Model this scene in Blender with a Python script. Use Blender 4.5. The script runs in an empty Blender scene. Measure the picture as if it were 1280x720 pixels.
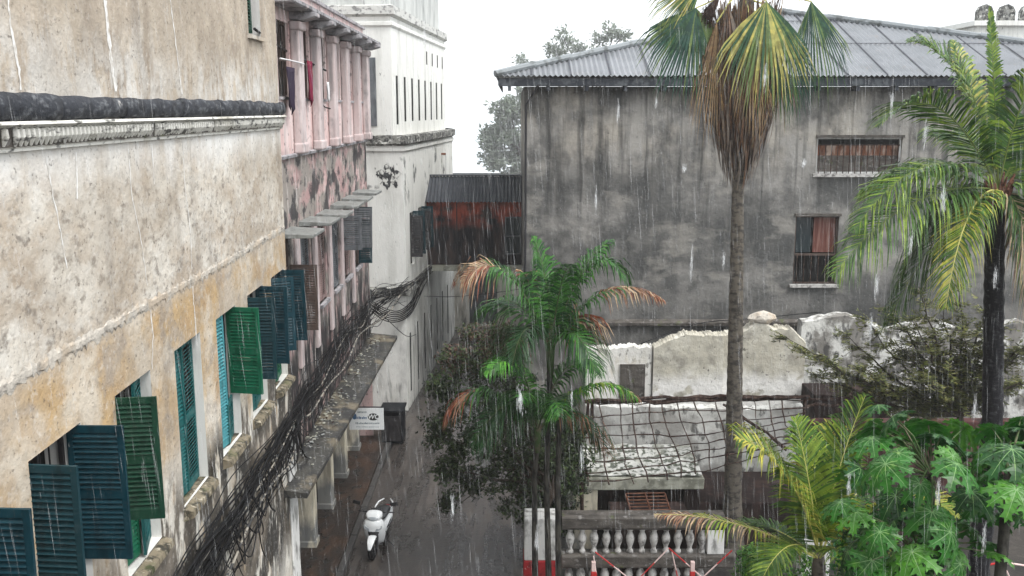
import bpy, math, random
from mathutils import Vector, Matrix
random.seed(7)
PI = math.pi
R = math.radians
scene = bpy.context.scene
COL = scene.collection

# ------------------------------------------------------------------ camera maths
F = 1200.0; CAMZ = 12.0
PITCH = math.atan(222 / F); CP, SP = math.cos(PITCH), math.sin(PITCH)
def ray(x, y):
    u = (x - 640) / F; v = (360 - y) / F
    return Vector((u, v * SP + CP, v * CP - SP))
O = Vector((0, 0, CAMZ))
def atY(x, y, Y):
    r = ray(x, y); return O + r * (Y / r.y)
def atZ(x, y, z):
    r = ray(x, y); return O + r * ((z - CAMZ) / r.z)
def atX(x, y, x0, k=0.0):
    r = ray(x, y); return O + r * (x0 / (r.x - k * r.y))

# ------------------------------------------------------------------ mesh builder
class MB:
    def __init__(s): s.v = []; s.f = []; s.m = []
    def add(s, vs, fs, mi=0):
        n = len(s.v); s.v.extend([tuple(a) for a in vs])
        for f in fs: s.f.append(tuple(n + i for i in f)); s.m.append(mi)
    def box(s, x0, x1, y0, y1, z0, z1, mi=0):
        s.add([(x0,y0,z0),(x1,y0,z0),(x1,y1,z0),(x0,y1,z0),(x0,y0,z1),(x1,y0,z1),(x1,y1,z1),(x0,y1,z1)],
              [(0,3,2,1),(4,5,6,7),(0,1,5,4),(1,2,6,5),(2,3,7,6),(3,0,4,7)], mi)
    def obox(s, c, size, rot, mi=0):
        a, b, d = [q / 2 for q in size]; c = Vector(c)
        vs = [c + rot @ Vector((x, y, z)) for z in (-d, d) for x, y in ((-a,-b),(a,-b),(a,b),(-a,b))]
        s.add(vs, [(0,3,2,1),(4,5,6,7),(0,1,5,4),(1,2,6,5),(2,3,7,6),(3,0,4,7)], mi)
    def bar(s, a, b, w, h, mi=0):
        a, b = Vector(a), Vector(b); d = b - a
        q = d.to_track_quat('Y', 'Z').to_matrix()
        s.obox((a + b) / 2, (w, d.length, h), q, mi)
    def quad(s, a, b, c, d, mi=0): s.add([a, b, c, d], [(0, 1, 2, 3)], mi)
    def tube(s, pts, rad, n=6, mi=0, caps=True):
        pts = [Vector(p) for p in pts]; k = len(pts)
        if not hasattr(rad, '__len__'): rad = [rad] * k
        base = len(s.v); up = Vector((0, 0, 1)); px = None
        for i, p in enumerate(pts):
            d = (pts[min(i+1, k-1)] - pts[max(i-1, 0)])
            if d.length < 1e-9: d = Vector((0, 0, 1))
            d.normalize()
            if px is None:
                px = d.cross(up)
                if px.length < .05: px = Vector((1, 0, 0))
            px = (px - d * px.dot(d)).normalized(); py = d.cross(px)
            for j in range(n):
                a = 2 * PI * j / n
                s.v.append(tuple(p + (px * math.cos(a) + py * math.sin(a)) * rad[i]))
        for i in range(k - 1):
            for j in range(n):
                a = base + i*n + j; b = base + i*n + (j+1) % n
                s.f.append((a, b, b + n, a + n)); s.m.append(mi)
        if caps:
            s.f.append(tuple(base + j for j in range(n))[::-1]); s.m.append(mi)
            s.f.append(tuple(base + (k-1)*n + j for j in range(n))); s.m.append(mi)
    def lathe(s, cx, cy, prof, n=12, mi=0):
        base = len(s.v); k = len(prof)
        for r, z in prof:
            for j in range(n):
                a = 2*PI*j/n; s.v.append((cx + r*math.cos(a), cy + r*math.sin(a), z))
        for i in range(k-1):
            for j in range(n):
                a = base+i*n+j; b = base+i*n+(j+1) % n
                s.f.append((a, b, b+n, a+n)); s.m.append(mi)
        s.f.append(tuple(base + j for j in range(n))[::-1]); s.m.append(mi)
        s.f.append(tuple(base + (k-1)*n + j for j in range(n))); s.m.append(mi)
    def prism(s, prof, axis, a, b, mi=0):
        # prof in the two other axes, extruded along axis 'y' or 'x'
        n = len(prof)
        if axis == 'y': vs = [(p, a, q) for p, q in prof] + [(p, b, q) for p, q in prof]
        else: vs = [(a, p, q) for p, q in prof] + [(b, p, q) for p, q in prof]
        fs = [(i, (i+1) % n, n + (i+1) % n, n + i) for i in range(n)]
        fs += [tuple(range(n))[::-1], tuple(range(n, 2*n))]
        s.add(vs, fs, mi)
    def jitter(s, a, start=0):
        for i in range(start, len(s.v)):
            v = s.v[i]; s.v[i] = (v[0]+random.uniform(-a, a), v[1]+random.uniform(-a, a), v[2]+random.uniform(-a, a))
    def build(s, name, mats, parent=None, loc=(0, 0, 0), rz=0, smooth=False, bevel=0, seg=2):
        me = bpy.data.meshes.new(name); me.from_pydata(s.v, [], s.f)
        if not isinstance(mats, (list, tuple)): mats = [mats]
        for m in mats: me.materials.append(M[m] if isinstance(m, str) else m)
        if len(mats) > 1: me.polygons.foreach_set('material_index', s.m)
        if smooth: me.polygons.foreach_set('use_smooth', [True] * len(s.f))
        me.update()
        o = bpy.data.objects.new(name, me); COL.objects.link(o)
        o.location = loc; o.rotation_euler = (0, 0, rz)
        if parent: o.parent = parent
        if bevel:
            b = o.modifiers.new('Bevel', 'BEVEL'); b.width = bevel; b.segments = seg; b.limit_method = 'ANGLE'
        return o
def tag(o, label=None, cat=None, group=None, kind=None):
    if label: o['label'] = label
    if cat: o['category'] = cat
    if group: o['group'] = group
    if kind: o['kind'] = kind
    return o
def empty(name, loc=(0, 0, 0), rz=0, label=None, cat=None, group=None):
    o = bpy.data.objects.new(name, None); COL.objects.link(o)
    o.location = loc; o.rotation_euler = (0, 0, rz); o.empty_display_size = .3
    return tag(o, label, cat, group)
def clone(o, parent=None, loc=None, rz=None):
    c = o.copy(); COL.objects.link(c); c.parent = parent
    if loc is not None: c.location = loc
    if rz is not None: c.rotation_euler = (0, 0, rz)
    return c
def facade(mb, y0, y1, z0, z1, holes, depth=.25, x=0, mi=0, rmi=None):
    # wall sheet in the local YZ plane facing +x with rectangular holes and reveals
    if rmi is None: rmi = mi
    ys = sorted({y0, y1} | {h[0] for h in holes} | {h[1] for h in holes})
    zs = sorted({z0, z1} | {h[2] for h in holes} | {h[3] for h in holes})
    for i in range(len(ys)-1):
        for j in range(len(zs)-1):
            a, b, c, d = ys[i], ys[i+1], zs[j], zs[j+1]
            if b - a < 1e-6 or d - c < 1e-6: continue
            my, mz = (a+b)/2, (c+d)/2
            if any(h[0] < my < h[1] and h[2] < mz < h[3] for h in holes): continue
            mb.quad((x,a,c),(x,b,c),(x,b,d),(x,a,d), mi)
    for h in holes:
        a, b, c, d = h[:4]; e = x - (h[4] if len(h) > 4 else depth)
        mb.quad((x,a,c),(x,a,d),(e,a,d),(e,a,c), rmi)
        mb.quad((x,b,d),(x,b,c),(e,b,c),(e,b,d), rmi)
        mb.quad((x,a,c),(e,a,c),(e,b,c),(x,b,c), rmi)
        mb.quad((x,a,d),(x,b,d),(e,b,d),(e,a,d), rmi)
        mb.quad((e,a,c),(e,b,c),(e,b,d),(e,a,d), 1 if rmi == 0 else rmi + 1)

# ------------------------------------------------------------------ materials
M = {}
def mat(name, base, layers=(), rough=.9, bump=.25, bscale=18, spec=.15, transl=None, rlay=None, metal=0, alpha=None, stretch=(1,1,1), bump2=0, disp=.02):
    """layers: dict(c, s=(sx,sy,sz), lo, hi, amt, z=(z0,z1,z2,z3), w=seed, d=detail) mixed in order over base, all in world metres"""
    m = bpy.data.materials.new(name); m.use_nodes = True; nt = m.node_tree; N = nt.nodes; L = nt.links
    bs = N['Principled BSDF']; bs.inputs['Roughness'].default_value = rough
    bs.inputs['Specular IOR Level'].default_value = spec; bs.inputs['Metallic'].default_value = metal
    geo = N.new('ShaderNodeNewGeometry'); pos = geo.outputs['Position']
    col = N.new('ShaderNodeRGB'); col.outputs[0].default_value = (*base, 1); cur = col.outputs[0]
    def noise(sc, w, det=5, rg=.6, dist=0):
        mp = N.new('ShaderNodeMapping'); L.new(pos, mp.inputs[0]); mp.inputs['Scale'].default_value = sc
        mp.inputs['Location'].default_value = (w*3.1, w*7.7, w*1.3)
        n = N.new('ShaderNodeTexNoise'); n.inputs['Scale'].default_value = 1; n.inputs['Detail'].default_value = det
        n.inputs['Roughness'].default_value = rg; n.inputs['Distortion'].default_value = dist
        L.new(mp.outputs[0], n.inputs['Vector']); return n.outputs['Fac']
    def rng(v, lo, hi, a=0, b=1):
        r = N.new('ShaderNodeMapRange'); L.new(v, r.inputs[0])
        for i, q in enumerate((lo, hi, a, b)): r.inputs[i+1].default_value = q
        return r.outputs[0]
    def mul(a, b):
        x = N.new('ShaderNodeMath'); x.operation = 'MULTIPLY'
        L.new(a, x.inputs[0])
        if isinstance(b, (int, float)): x.inputs[1].default_value = b
        else: L.new(b, x.inputs[1])
        return x.outputs[0]
    zc = None
    rr = None
    for i, ly in enumerate(layers):
        fac = rng(noise(ly.get('s', (1,1,1)), ly.get('w', i+1), ly.get('d', 5), ly.get('r', .6), ly.get('dist', 0)), ly['lo'], ly['hi'])
        if 'z' in ly:
            if zc is None:
                sp = N.new('ShaderNodeSeparateXYZ'); L.new(pos, sp.inputs[0]); zc = sp.outputs[2]
                # a ragged edge
                a = N.new('ShaderNodeMath'); a.operation = 'MULTIPLY_ADD'
                L.new(noise((1.7, 1.7, .6), 9, 6), a.inputs[0]); a.inputs[1].default_value = 1.0
                b = N.new('ShaderNodeMath'); b.operation = 'SUBTRACT'; L.new(zc, b.inputs[0]); b.inputs[1].default_value = .5
                L.new(b.outputs[0], a.inputs[2]); zj = a.outputs[0]
            z0, z1, z2, z3 = ly['z']
            src = zc if ly.get('sharp') else zj
            fac = mul(mul(fac, rng(src, z0, z1)), rng(src, z2, z3, 1, 0))
        fac = mul(fac, ly.get('amt', 1.0))
        mx = N.new('ShaderNodeMix'); mx.data_type = 'RGBA'
        L.new(fac, mx.inputs[0]); L.new(cur, mx.inputs[6]); mx.inputs[7].default_value = (*ly['c'], 1); cur = mx.outputs[2]
        if 'rough' in ly:
            q = N.new('ShaderNodeMix'); q.data_type = 'FLOAT'; L.new(fac, q.inputs[0])
            if rr is None: q.inputs[2].default_value = rough
            else: L.new(rr, q.inputs[2])
            q.inputs[3].default_value = ly['rough']; rr = q.outputs[0]
    L.new(cur, bs.inputs['Base Color'])
    if rr is not None: L.new(rr, bs.inputs['Roughness'])
    if bump:
        bp = N.new('ShaderNodeBump'); bp.inputs['Strength'].default_value = bump; bp.inputs['Distance'].default_value = disp
        n1 = noise(tuple(bscale*q for q in stretch), 4, 8, .65)
        L.new(n1, bp.inputs['Height']); L.new(bp.outputs[0], bs.inputs['Normal'])
        if bump2:
            b2 = N.new('ShaderNodeBump'); b2.inputs['Strength'].default_value = bump2; b2.inputs['Distance'].default_value = .08
            L.new(noise((2.2, 2.2, 2.2), 5, 5), b2.inputs['Height']); L.new(b2.outputs[0], bp.inputs['Normal'])
    if transl:
        t = N.new('ShaderNodeBsdfTranslucent'); L.new(cur, t.inputs[0])
        ms = N.new('ShaderNodeMixShader'); ms.inputs[0].default_value = transl
        L.new(bs.outputs[0], ms.inputs[1]); L.new(t.outputs[0], ms.inputs[2]); L.new(ms.outputs[0], N['Material Output'].inputs[0])
    if alpha is not None: bs.inputs['Alpha'].default_value = alpha
    M[name] = m; return m

WHT = (.78,.77,.72)
# tan building: grey-buff plaster, lime under the cornice, ochre limewash under the plaster ridge, black mould low down
mat('tan_plaster', (.47,.40,.32), [
    dict(c=(.29,.24,.19), s=(1.1,1.1,.5), lo=.40, hi=.62, amt=.85, z=(11.9,12.1,30,31), sharp=1, w=1),
    dict(c=(.52,.45,.36), s=(3,1.8,1.4), lo=.47, hi=.60, amt=.8, z=(11.9,12.1,30,31), sharp=1, w=2),
    dict(c=(.60,.58,.54), s=(4,4,2.2), lo=.40, hi=.56, amt=.9, z=(12.0,12.1,12.4,13.1), w=3),
    dict(c=(.62,.58,.51), s=(1.8,1.0,1.7), lo=.36, hi=.56, amt=.9, z=(9.4,9.6,11.6,12.0), sharp=1, w=4),
    dict(c=(.36,.29,.22), s=(.8,.6,.8), lo=.46, hi=.64, amt=.85, z=(9.4,9.6,11.0,11.8), w=5),
    dict(c=(.66,.64,.59), s=(5,2.8,5), lo=.50, hi=.62, amt=.45, z=(9.4,9.6,11.4,12.0), w=16),
    dict(c=(.19,.165,.14), s=(9,5,8), lo=.53, hi=.66, amt=.75, z=(9.4,9.6,10.8,11.9), w=6),
    dict(c=(.80,.79,.76), s=(3,3,.8), lo=.30, hi=.50, amt=.9, z=(11.0,11.6,12.0,12.1), w=7),
    dict(c=(.47,.325,.165), s=(.6,.5,.6), lo=.38, hi=.56, amt=.9, z=(2,4,9.25,9.5), sharp=1, w=8),
    dict(c=(.36,.235,.12), s=(1.8,1.8,1.2), lo=.50, hi=.66, amt=.7, z=(5,6,9.2,9.5), sharp=1, w=9),
    dict(c=(.60,.54,.45), s=(1.4,.9,1.1), lo=.49, hi=.62, amt=.85, z=(2,4,9.4,9.6), w=10),
    dict(c=(.30,.27,.24), s=(3,1.8,2.2), lo=.54, hi=.64, amt=.6, z=(6,7,9.4,9.6), w=17),
    dict(c=(.68,.66,.60), s=(3,3,.8), lo=.38, hi=.5, amt=.95, z=(-1,0,6.4,7.6), w=11),
    dict(c=(.018,.017,.016), s=(2.5,2.2,.9), lo=.40, hi=.47, amt=.95, z=(2.0,3.0,6.5,7.1), w=12),
    dict(c=(.74,.72,.68), s=(12,12,12), lo=.56, hi=.66, amt=.28, w=18),
    dict(c=(.34,.29,.23), s=(.45,.30,.40), lo=.44, hi=.62, amt=.55, w=23, d=7, r=.65),
    dict(c=(.22,.19,.16), s=(1.6,1.1,.22), lo=.56, hi=.70, amt=.5, w=24, d=6),
    dict(c=(.10,.085,.07), s=(20,12,16), lo=.60, hi=.69, amt=.65, w=15),
    ], bump=.6, bscale=12, bump2=.6)
mat('reveal', (.66,.65,.62), [dict(c=(.3,.3,.27), s=(4,4,1), lo=.5, hi=.7, amt=.5)], bump=.2)
mat('dark_interior', (.012,.012,.012), rough=1, bump=0)  # near black stands in for the darkness of unlit rooms
mat('black_stone', (.035,.038,.046), [dict(c=(.20,.21,.22), s=(9,5,12), lo=.52, hi=.7, amt=.7), dict(c=(.55,.53,.5), s=(4,1.6,.5), lo=.66, hi=.69, amt=.9),
    dict(c=(.012,.012,.014), s=(5,3,5), lo=.5, hi=.65, amt=.7)], rough=.75, bump=.9, bscale=16, bump2=.9, spec=.25)
mat('lime_moulding', (.66,.65,.60), [dict(c=(.05,.05,.05), s=(9,4,14), lo=.53, hi=.63, amt=.85), dict(c=(.3,.28,.22), s=(2,1,2), lo=.5, hi=.65, amt=.6)], bump=.5)
mat('ridge_plaster', (.52,.48,.42), [dict(c=(.10,.09,.08), s=(6,3,8), lo=.50, hi=.68, amt=.8), dict(c=(.45,.38,.3), s=(2,2,2), lo=.5, hi=.6)], bump=.7, bump2=.8)  # dark layer puts crack shadow into the plaster colour
mat('lime_streak', (.76,.75,.72), [dict(c=(.5,.46,.4), s=(14,14,7), lo=.5, hi=.6, amt=.8)], bump=.3)
mat('mossy_sill', (.20,.17,.12), [dict(c=(.03,.03,.025), s=(6,6,3), lo=.45, hi=.6, amt=.9), dict(c=(.40,.36,.28), s=(9,9,6), lo=.58, hi=.68), dict(c=(.07,.09,.03), s=(3,3,3), lo=.55, hi=.7, amt=.6)], bump=.6, bump2=.6)
def paint(name, c, rough=.5):
    d = tuple(q*.45 for q in c); l = tuple(min(1, q*1.3+.05) for q in c)
    mat(name, c, [dict(c=d, s=(9,9,2.5), lo=.48, hi=.64, amt=.7), dict(c=l, s=(14,14,5), lo=.58, hi=.7, amt=.3), dict(c=(.06,.055,.05), s=(30,30,9), lo=.66, hi=.72, amt=.6)], rough=rough, bump=.25, bscale=30, spec=.22)
paint('green_paint', (.006,.11,.055)); paint('dark_green_paint', (.006,.042,.024)); paint('teal_paint', (.010,.095,.095)); paint('pale_teal_paint', (.06,.24,.27))
paint('blue_paint', (.004,.034,.048)); paint('dark_teal_paint', (.005,.032,.042)); paint('brown_paint', (.085,.06,.05)); paint('grey_paint', (.12,.13,.14)); paint('pinkish_paint', (.24,.17,.16)); paint('dark_wood_paint', (.03,.028,.03))
# pink building
mat('pink_plaster', (.62,.44,.42), [
    dict(c=(.74,.62,.60), s=(2,2,.6), lo=.42, hi=.6, amt=.9, z=(10.9,11.0,30,31), sharp=1, w=1),
    dict(c=(.34,.31,.30), s=(4,4,.4), lo=.52, hi=.66, amt=.6, w=2),
    dict(c=(.38,.25,.24), s=(2,.7,1.4), lo=.36, hi=.52, amt=.95, z=(3,4,10.9,11.0), sharp=1, w=3),
    dict(c=(.25,.235,.21), s=(2,.9,1.8), lo=.42, hi=.54, amt=.9, z=(3,4,10.9,11.0), sharp=1, w=4),
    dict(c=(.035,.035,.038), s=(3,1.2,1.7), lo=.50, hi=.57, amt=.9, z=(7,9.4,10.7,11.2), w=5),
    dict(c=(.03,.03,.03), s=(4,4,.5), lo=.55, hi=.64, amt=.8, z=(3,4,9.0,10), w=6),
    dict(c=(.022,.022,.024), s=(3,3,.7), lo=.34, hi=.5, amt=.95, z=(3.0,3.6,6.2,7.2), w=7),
    dict(c=(.60,.55,.52), s=(6,6,.9), lo=.58, hi=.66, amt=.7, w=8),
    dict(c=(.04,.04,.04), s=(9,4,6), lo=.58, hi=.66, amt=.7, w=9),
    ], bump=.45, bump2=.3)
mat('pilaster_plaster', (.50,.41,.40), [dict(c=(.26,.25,.25), s=(5,5,.5), lo=.46, hi=.62, amt=.75), dict(c=(.60,.52,.51), s=(2,2,1), lo=.5, hi=.6, amt=.8),
    dict(c=(.05,.05,.05), s=(9,9,2.5), lo=.62, hi=.72, amt=.7)], bump=.4)
mat('eave_concrete', (.34,.33,.34), [dict(c=(.10,.10,.11), s=(4,4,4), lo=.48, hi=.62, amt=.8), dict(c=(.6,.5,.48), s=(3,3,3), lo=.6, hi=.7, amt=.8)], bump=.5)
mat('awning_concrete', (.22,.23,.22), [dict(c=(.13,.13,.12), s=(5,5,5), lo=.48, hi=.62, amt=.8), dict(c=(.40,.41,.40), s=(9,9,9), lo=.58, hi=.68, amt=.7)], rough=.4, bump=.4)
mat('canopy', (.06,.058,.052), [dict(c=(.035,.035,.035), s=(2.5,1.2,3), lo=.42, hi=.56, amt=.9), dict(c=(.24,.24,.23), s=(9,6,7), lo=.60, hi=.66, amt=.7), dict(c=(.2,.17,.12), s=(1,1,1), lo=.5, hi=.6, amt=.7)], rough=.5, bump=.6, bump2=.5)
mat('cream_plaster', (.62,.57,.45), [dict(c=(.22,.20,.16), s=(4,4,.8), lo=.5, hi=.66, amt=.8), dict(c=(.12,.13,.14), s=(2,2,1), lo=.35, hi=.5, amt=.85, z=(-2,-1,.7,1.1))], bump=.4)
mat('shop_wall', (.05,.042,.036), [dict(c=(.03,.03,.03), s=(2,2,1), lo=.4, hi=.6), dict(c=(.20,.18,.15), s=(3,3,1), lo=.6, hi=.7, amt=.6)], bump=.4)
# white building
mat('white_plaster', (.74,.74,.70), [
    dict(c=(.50,.50,.46), s=(1.6,1.6,.35), lo=.48, hi=.64, amt=.55, w=1),
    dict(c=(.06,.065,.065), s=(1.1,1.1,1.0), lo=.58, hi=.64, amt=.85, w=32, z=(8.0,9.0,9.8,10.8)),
    dict(c=(.42,.42,.40), s=(1.3,1.3,.7), lo=.50, hi=.66, amt=.7, z=(-1,0,5.0,6.2), w=3),
    dict(c=(.12,.12,.115), s=(3,3,.5), lo=.50, hi=.62, amt=.75, z=(-2,-1,1.6,3.2), w=4),
    dict(c=(.06,.06,.055), s=(8,8,3), lo=.66, hi=.72, amt=.7, w=5)], bump=.35, bump2=.2)
mat('white_weathered', (.50,.51,.49), [dict(c=(.34,.35,.34), s=(1.2,1.2,.3), lo=.46, hi=.6, amt=.8), dict(c=(.10,.10,.10), s=(3,3,.6), lo=.62, hi=.7, amt=.7)], bump=.3)
mat('mossy_pale', (.55,.55,.52), [dict(c=(.12,.12,.12), s=(4,2,7), lo=.52, hi=.62, amt=.8)], bump=.6, bump2=.6)
mat('mould', (.05,.052,.055), [dict(c=(.66,.66,.62), s=(4,4,3), lo=.50, hi=.54, amt=1), dict(c=(.02,.02,.02), s=(9,9,9), lo=.5, hi=.6, amt=.8)], bump=.3)
mat('mossy_ledge', (.22,.22,.20), [dict(c=(.03,.03,.03), s=(6,6,6), lo=.44, hi=.56, amt=.95), dict(c=(.62,.62,.58), s=(5,5,5), lo=.56, hi=.64)], bump=.8, bump2=.8)
mat('end_wall', (.74,.72,.66), [dict(c=(.26,.24,.2), s=(1.2,1.2,.4), lo=.46, hi=.62, amt=.7), dict(c=(.06,.06,.05), s=(2,2,.5), lo=.6, hi=.7, amt=.8)], bump=.3)
mat('brown_boards', (.065,.045,.04), [dict(c=(.018,.018,.022), s=(3,3,.8), lo=.38, hi=.56, amt=.95), dict(c=(.40,.09,.055), s=(1.1,1.1,1.0), lo=.36, hi=.52, amt=.95, z=(6.7,7.5,9,9.5), w=9)], bump=.5, stretch=(6,6,.5), bscale=4)
mat('dark_roof', (.06,.065,.075), [dict(c=(.11,.12,.13), s=(2,8,2), lo=.5, hi=.7, amt=.6)], rough=.5, bump=.3)
# grey building
mat('grey_plaster', (.19,.185,.175), [
    dict(c=(.40,.37,.32), s=(.45,.55,.7), lo=.32, hi=.54, amt=.9, z=(9.4,11.0,12.3,13.0), w=1),
    dict(c=(.31,.30,.28), s=(.5,.6,.6), lo=.47, hi=.60, amt=.85, z=(5,7,12.5,13.5), w=2),
    dict(c=(.075,.076,.074), s=(1.1,1.1,.8), lo=.46, hi=.62, amt=.75, w=3),
    dict(c=(.060,.062,.062), s=(.35,.35,.5), lo=.42, hi=.56, amt=.75, z=(2,3,9.2,10.5), w=4),
    dict(c=(.16,.155,.145), s=(3,3,.5), lo=.54, hi=.66, amt=.5, w=5),
    dict(c=(.035,.036,.036), s=(3,3,.16), lo=.50, hi=.66, amt=.75, w=6, z=(6,9.5,20,21)), dict(c=(.40,.38,.34), s=(.3,.3,.6), lo=.54, hi=.60, amt=.35, w=26), dict(c=(.04,.04,.04), s=(5,5,5), lo=.64, hi=.70, amt=.5, w=25),
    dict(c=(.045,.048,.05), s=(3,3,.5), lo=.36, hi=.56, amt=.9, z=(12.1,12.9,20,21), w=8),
    dict(c=(.34,.33,.30), s=(7,7,7), lo=.64, hi=.71, amt=.5, w=7)], bump=.6, bump2=.6, bscale=9)
mat('corrugated', (.205,.215,.23), [dict(c=(.15,.16,.17), s=(1.2,1.2,1.2), lo=.45, hi=.6, amt=.7), dict(c=(.22,.19,.17), s=(2,2,2), lo=.6, hi=.7, amt=.5)], rough=.4, bump=.1, spec=.5)
mat('roof_seam', (.06,.063,.075), rough=.6, bump=.2)
mat('ridge_cap', (.23,.25,.26), [dict(c=(.11,.12,.12), s=(2,2,2), lo=.5, hi=.6)], rough=.5, bump=.2)
mat('soffit', (.045,.05,.06), [dict(c=(.11,.12,.13), s=(2,2,2), lo=.5, hi=.6)], bump=.3)
mat('rust', (.20,.08,.045), [dict(c=(.42,.32,.26), s=(5,5,1), lo=.5, hi=.62), dict(c=(.06,.03,.02), s=(4,4,2), lo=.5, hi=.65, amt=.8)], bump=.4)
mat('curtain', (.12,.045,.035), [dict(c=(.22,.12,.10), s=(9,9,.5), lo=.5, hi=.6)], bump=.2)
mat('dark_glass', (.02,.03,.035), rough=.1, bump=0, spec=.6)
mat('ruin_white', (.80,.79,.75), [
    dict(c=(.42,.40,.35), s=(.8,.8,1.2), lo=.46, hi=.60, amt=.4, z=(2.7,3.2,8,9), w=31),
    dict(c=(.12,.115,.10), s=(5,5,3), lo=.58, hi=.66, amt=.8, w=2), dict(c=(.60,.56,.47), s=(2,2,1), lo=.52, hi=.62, amt=.8, w=3)], bump=.5, bump2=.6)
mat('ruin_beige', (.48,.455,.38), [
    dict(c=(.28,.265,.23), s=(1.5,1.5,1.2), lo=.46, hi=.62, amt=.85, w=1), dict(c=(.62,.60,.52), s=(1.2,1.2,1.2), lo=.5, hi=.62, amt=.8, w=2),
    dict(c=(.78,.77,.74), s=(1.3,1.3,1.6), lo=.34, hi=.42, amt=1, z=(1,1.5,2.7,3.2), w=3), dict(c=(.07,.07,.06), s=(7,7,5), lo=.63, hi=.69, amt=.8, w=4)], bump=.6, bump2=.7)
mat('ruin_patchy', (.62,.62,.59), [dict(c=(.16,.15,.135), s=(1.1,1.1,1.1), lo=.44, hi=.54, amt=.9), dict(c=(.05,.05,.05), s=(4,4,2), lo=.52, hi=.62, amt=.8)], bump=.5, bump2=.7)
mat('ruin_patchy2', (.60,.60,.57), [dict(c=(.30,.29,.27), s=(1.1,1.1,1.1), lo=.46, hi=.58, amt=.8), dict(c=(.08,.08,.075), s=(5,5,2.4), lo=.56, hi=.64, amt=.8)], bump=.5, bump2=.7)
mat('slab_roof', (.50,.50,.47), [dict(c=(.07,.08,.06), s=(6,6,6), lo=.47, hi=.55, amt=.95), dict(c=(.3,.3,.26), s=(2,2,2), lo=.5, hi=.62, amt=.8)], bump=.7, bump2=.7)
mat('slab_edge', (.36,.36,.30), [dict(c=(.14,.14,.11), s=(3,3,3), lo=.46, hi=.6, amt=.8), dict(c=(.5,.5,.45), s=(8,8,8), lo=.6, hi=.7)], bump=.6)
mat('twig', (.030,.018,.015), [dict(c=(.14,.10,.08), s=(9,9,9), lo=.5, hi=.65, amt=.7)], bump=.5)
mat('dark_wall', (.020,.014,.013), [dict(c=(.04,.025,.022), s=(2,2,1), lo=.5, hi=.6)], bump=.4)
mat('maroon_wall', (.075,.032,.03), [dict(c=(.12,.08,.07), s=(2,2,1), lo=.5, hi=.62, amt=.7), dict(c=(.02,.015,.015), s=(3,3,1), lo=.5, hi=.62, amt=.8)], bump=.4)
mat('old_concrete', (.10,.09,.08), [dict(c=(.05,.045,.04), s=(2,5,5), lo=.44, hi=.58, amt=.9), dict(c=(.22,.21,.20), s=(5,5,8), lo=.58, hi=.66, amt=.8), dict(c=(.09,.11,.04), s=(3,3,3), lo=.6, hi=.68, amt=.7)], rough=.55, bump=.6, bump2=.5)
mat('baluster', (.46,.45,.43), [dict(c=(.09,.085,.08), s=(5,5,5), lo=.48, hi=.62, amt=.85)], bump=.5)
mat('post_white', (.66,.66,.64), [dict(c=(.12,.12,.11), s=(4,4,2), lo=.5, hi=.64, amt=.75)], bump=.4)
mat('post_red', (.36,.025,.03), [dict(c=(.12,.02,.02), s=(5,5,5), lo=.5, hi=.62, amt=.7), dict(c=(.5,.45,.42), s=(9,9,9), lo=.66, hi=.7)], rough=.5, bump=.3)
mat('red_paint', (.42,.03,.03), rough=.4, bump=.1); mat('pale_pink_paint', (.66,.50,.47), rough=.4, bump=.1)
mat('pallet_wood', (.10,.045,.03), [dict(c=(.18,.09,.06), s=(4,9,9), lo=.5, hi=.6)], bump=.4)
# ground: wet old asphalt and stone
mat('wet_road', (.050,.043,.039), [dict(c=(.11,.095,.085), s=(2.2,.12,1), lo=.50, hi=.62, amt=.7, w=21), dict(c=(.02,.018,.017), s=(3.2,.16,1), lo=.52, hi=.62, amt=.7, w=22, rough=.2), dict(c=(.032,.029,.028), s=(.7,.35,1), lo=.42, hi=.62, amt=.85, rough=.22), dict(c=(.10,.085,.072), s=(1.6,.6,1), lo=.52, hi=.66, amt=.7, rough=.6),
    dict(c=(.13,.115,.10), s=(9,9,9), lo=.60, hi=.68, amt=.5, rough=.7), dict(c=(.02,.02,.02), s=(14,14,9), lo=.60, hi=.68, amt=.6)], rough=.34, bump=.28, bscale=9, bump2=.3, spec=.5)
mat('gutter_road', (.030,.024,.021), [dict(c=(.062,.038,.026), s=(1.5,.7,1), lo=.45, hi=.6, amt=.8), dict(c=(.02,.02,.02), s=(3,2,2), lo=.5, hi=.62, amt=.8, rough=.2)], rough=.45, bump=.7, bump2=.6)
mat('kerb_stone', (.06,.058,.056), [dict(c=(.04,.04,.04), s=(4,2,4), lo=.45, hi=.6, amt=.8)], rough=.4, bump=.5)
mat('yard', (.055,.05,.045), [dict(c=(.025,.025,.025), s=(1,1,1), lo=.45, hi=.6, amt=.8, rough=.3), dict(c=(.10,.09,.08), s=(4,4,4), lo=.55, hi=.68, amt=.7)], rough=.5, bump=.5)
mat('added_sea', (.45,.50,.52), rough=.25, bump=.3, bscale=2)
mat('cable_black', (.010,.010,.011), rough=.5, bump=0, spec=.12)
mat('cable_pale', (.28,.26,.22), [dict(c=(.05,.05,.05), s=(5,7,5), lo=.46, hi=.52)], rough=.6, bump=0)
mat('steel_dark', (.03,.03,.033), rough=.4, bump=0)
mat('sign_white', (.74,.76,.76), [dict(c=(.45,.5,.5), s=(6,6,6), lo=.55, hi=.7, amt=.4)], rough=.4, bump=0)
mat('sign_black', (.012,.012,.014), rough=.4, bump=0); mat('sign_blue', (.06,.13,.24), rough=.4, bump=0); mat('sign_grey', (.22,.26,.28), rough=.4, bump=0)
mat('kiosk', (.006,.007,.010), [dict(c=(.015,.017,.02), s=(3,3,3), lo=.5, hi=.65)], rough=.6, bump=.1)
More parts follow.
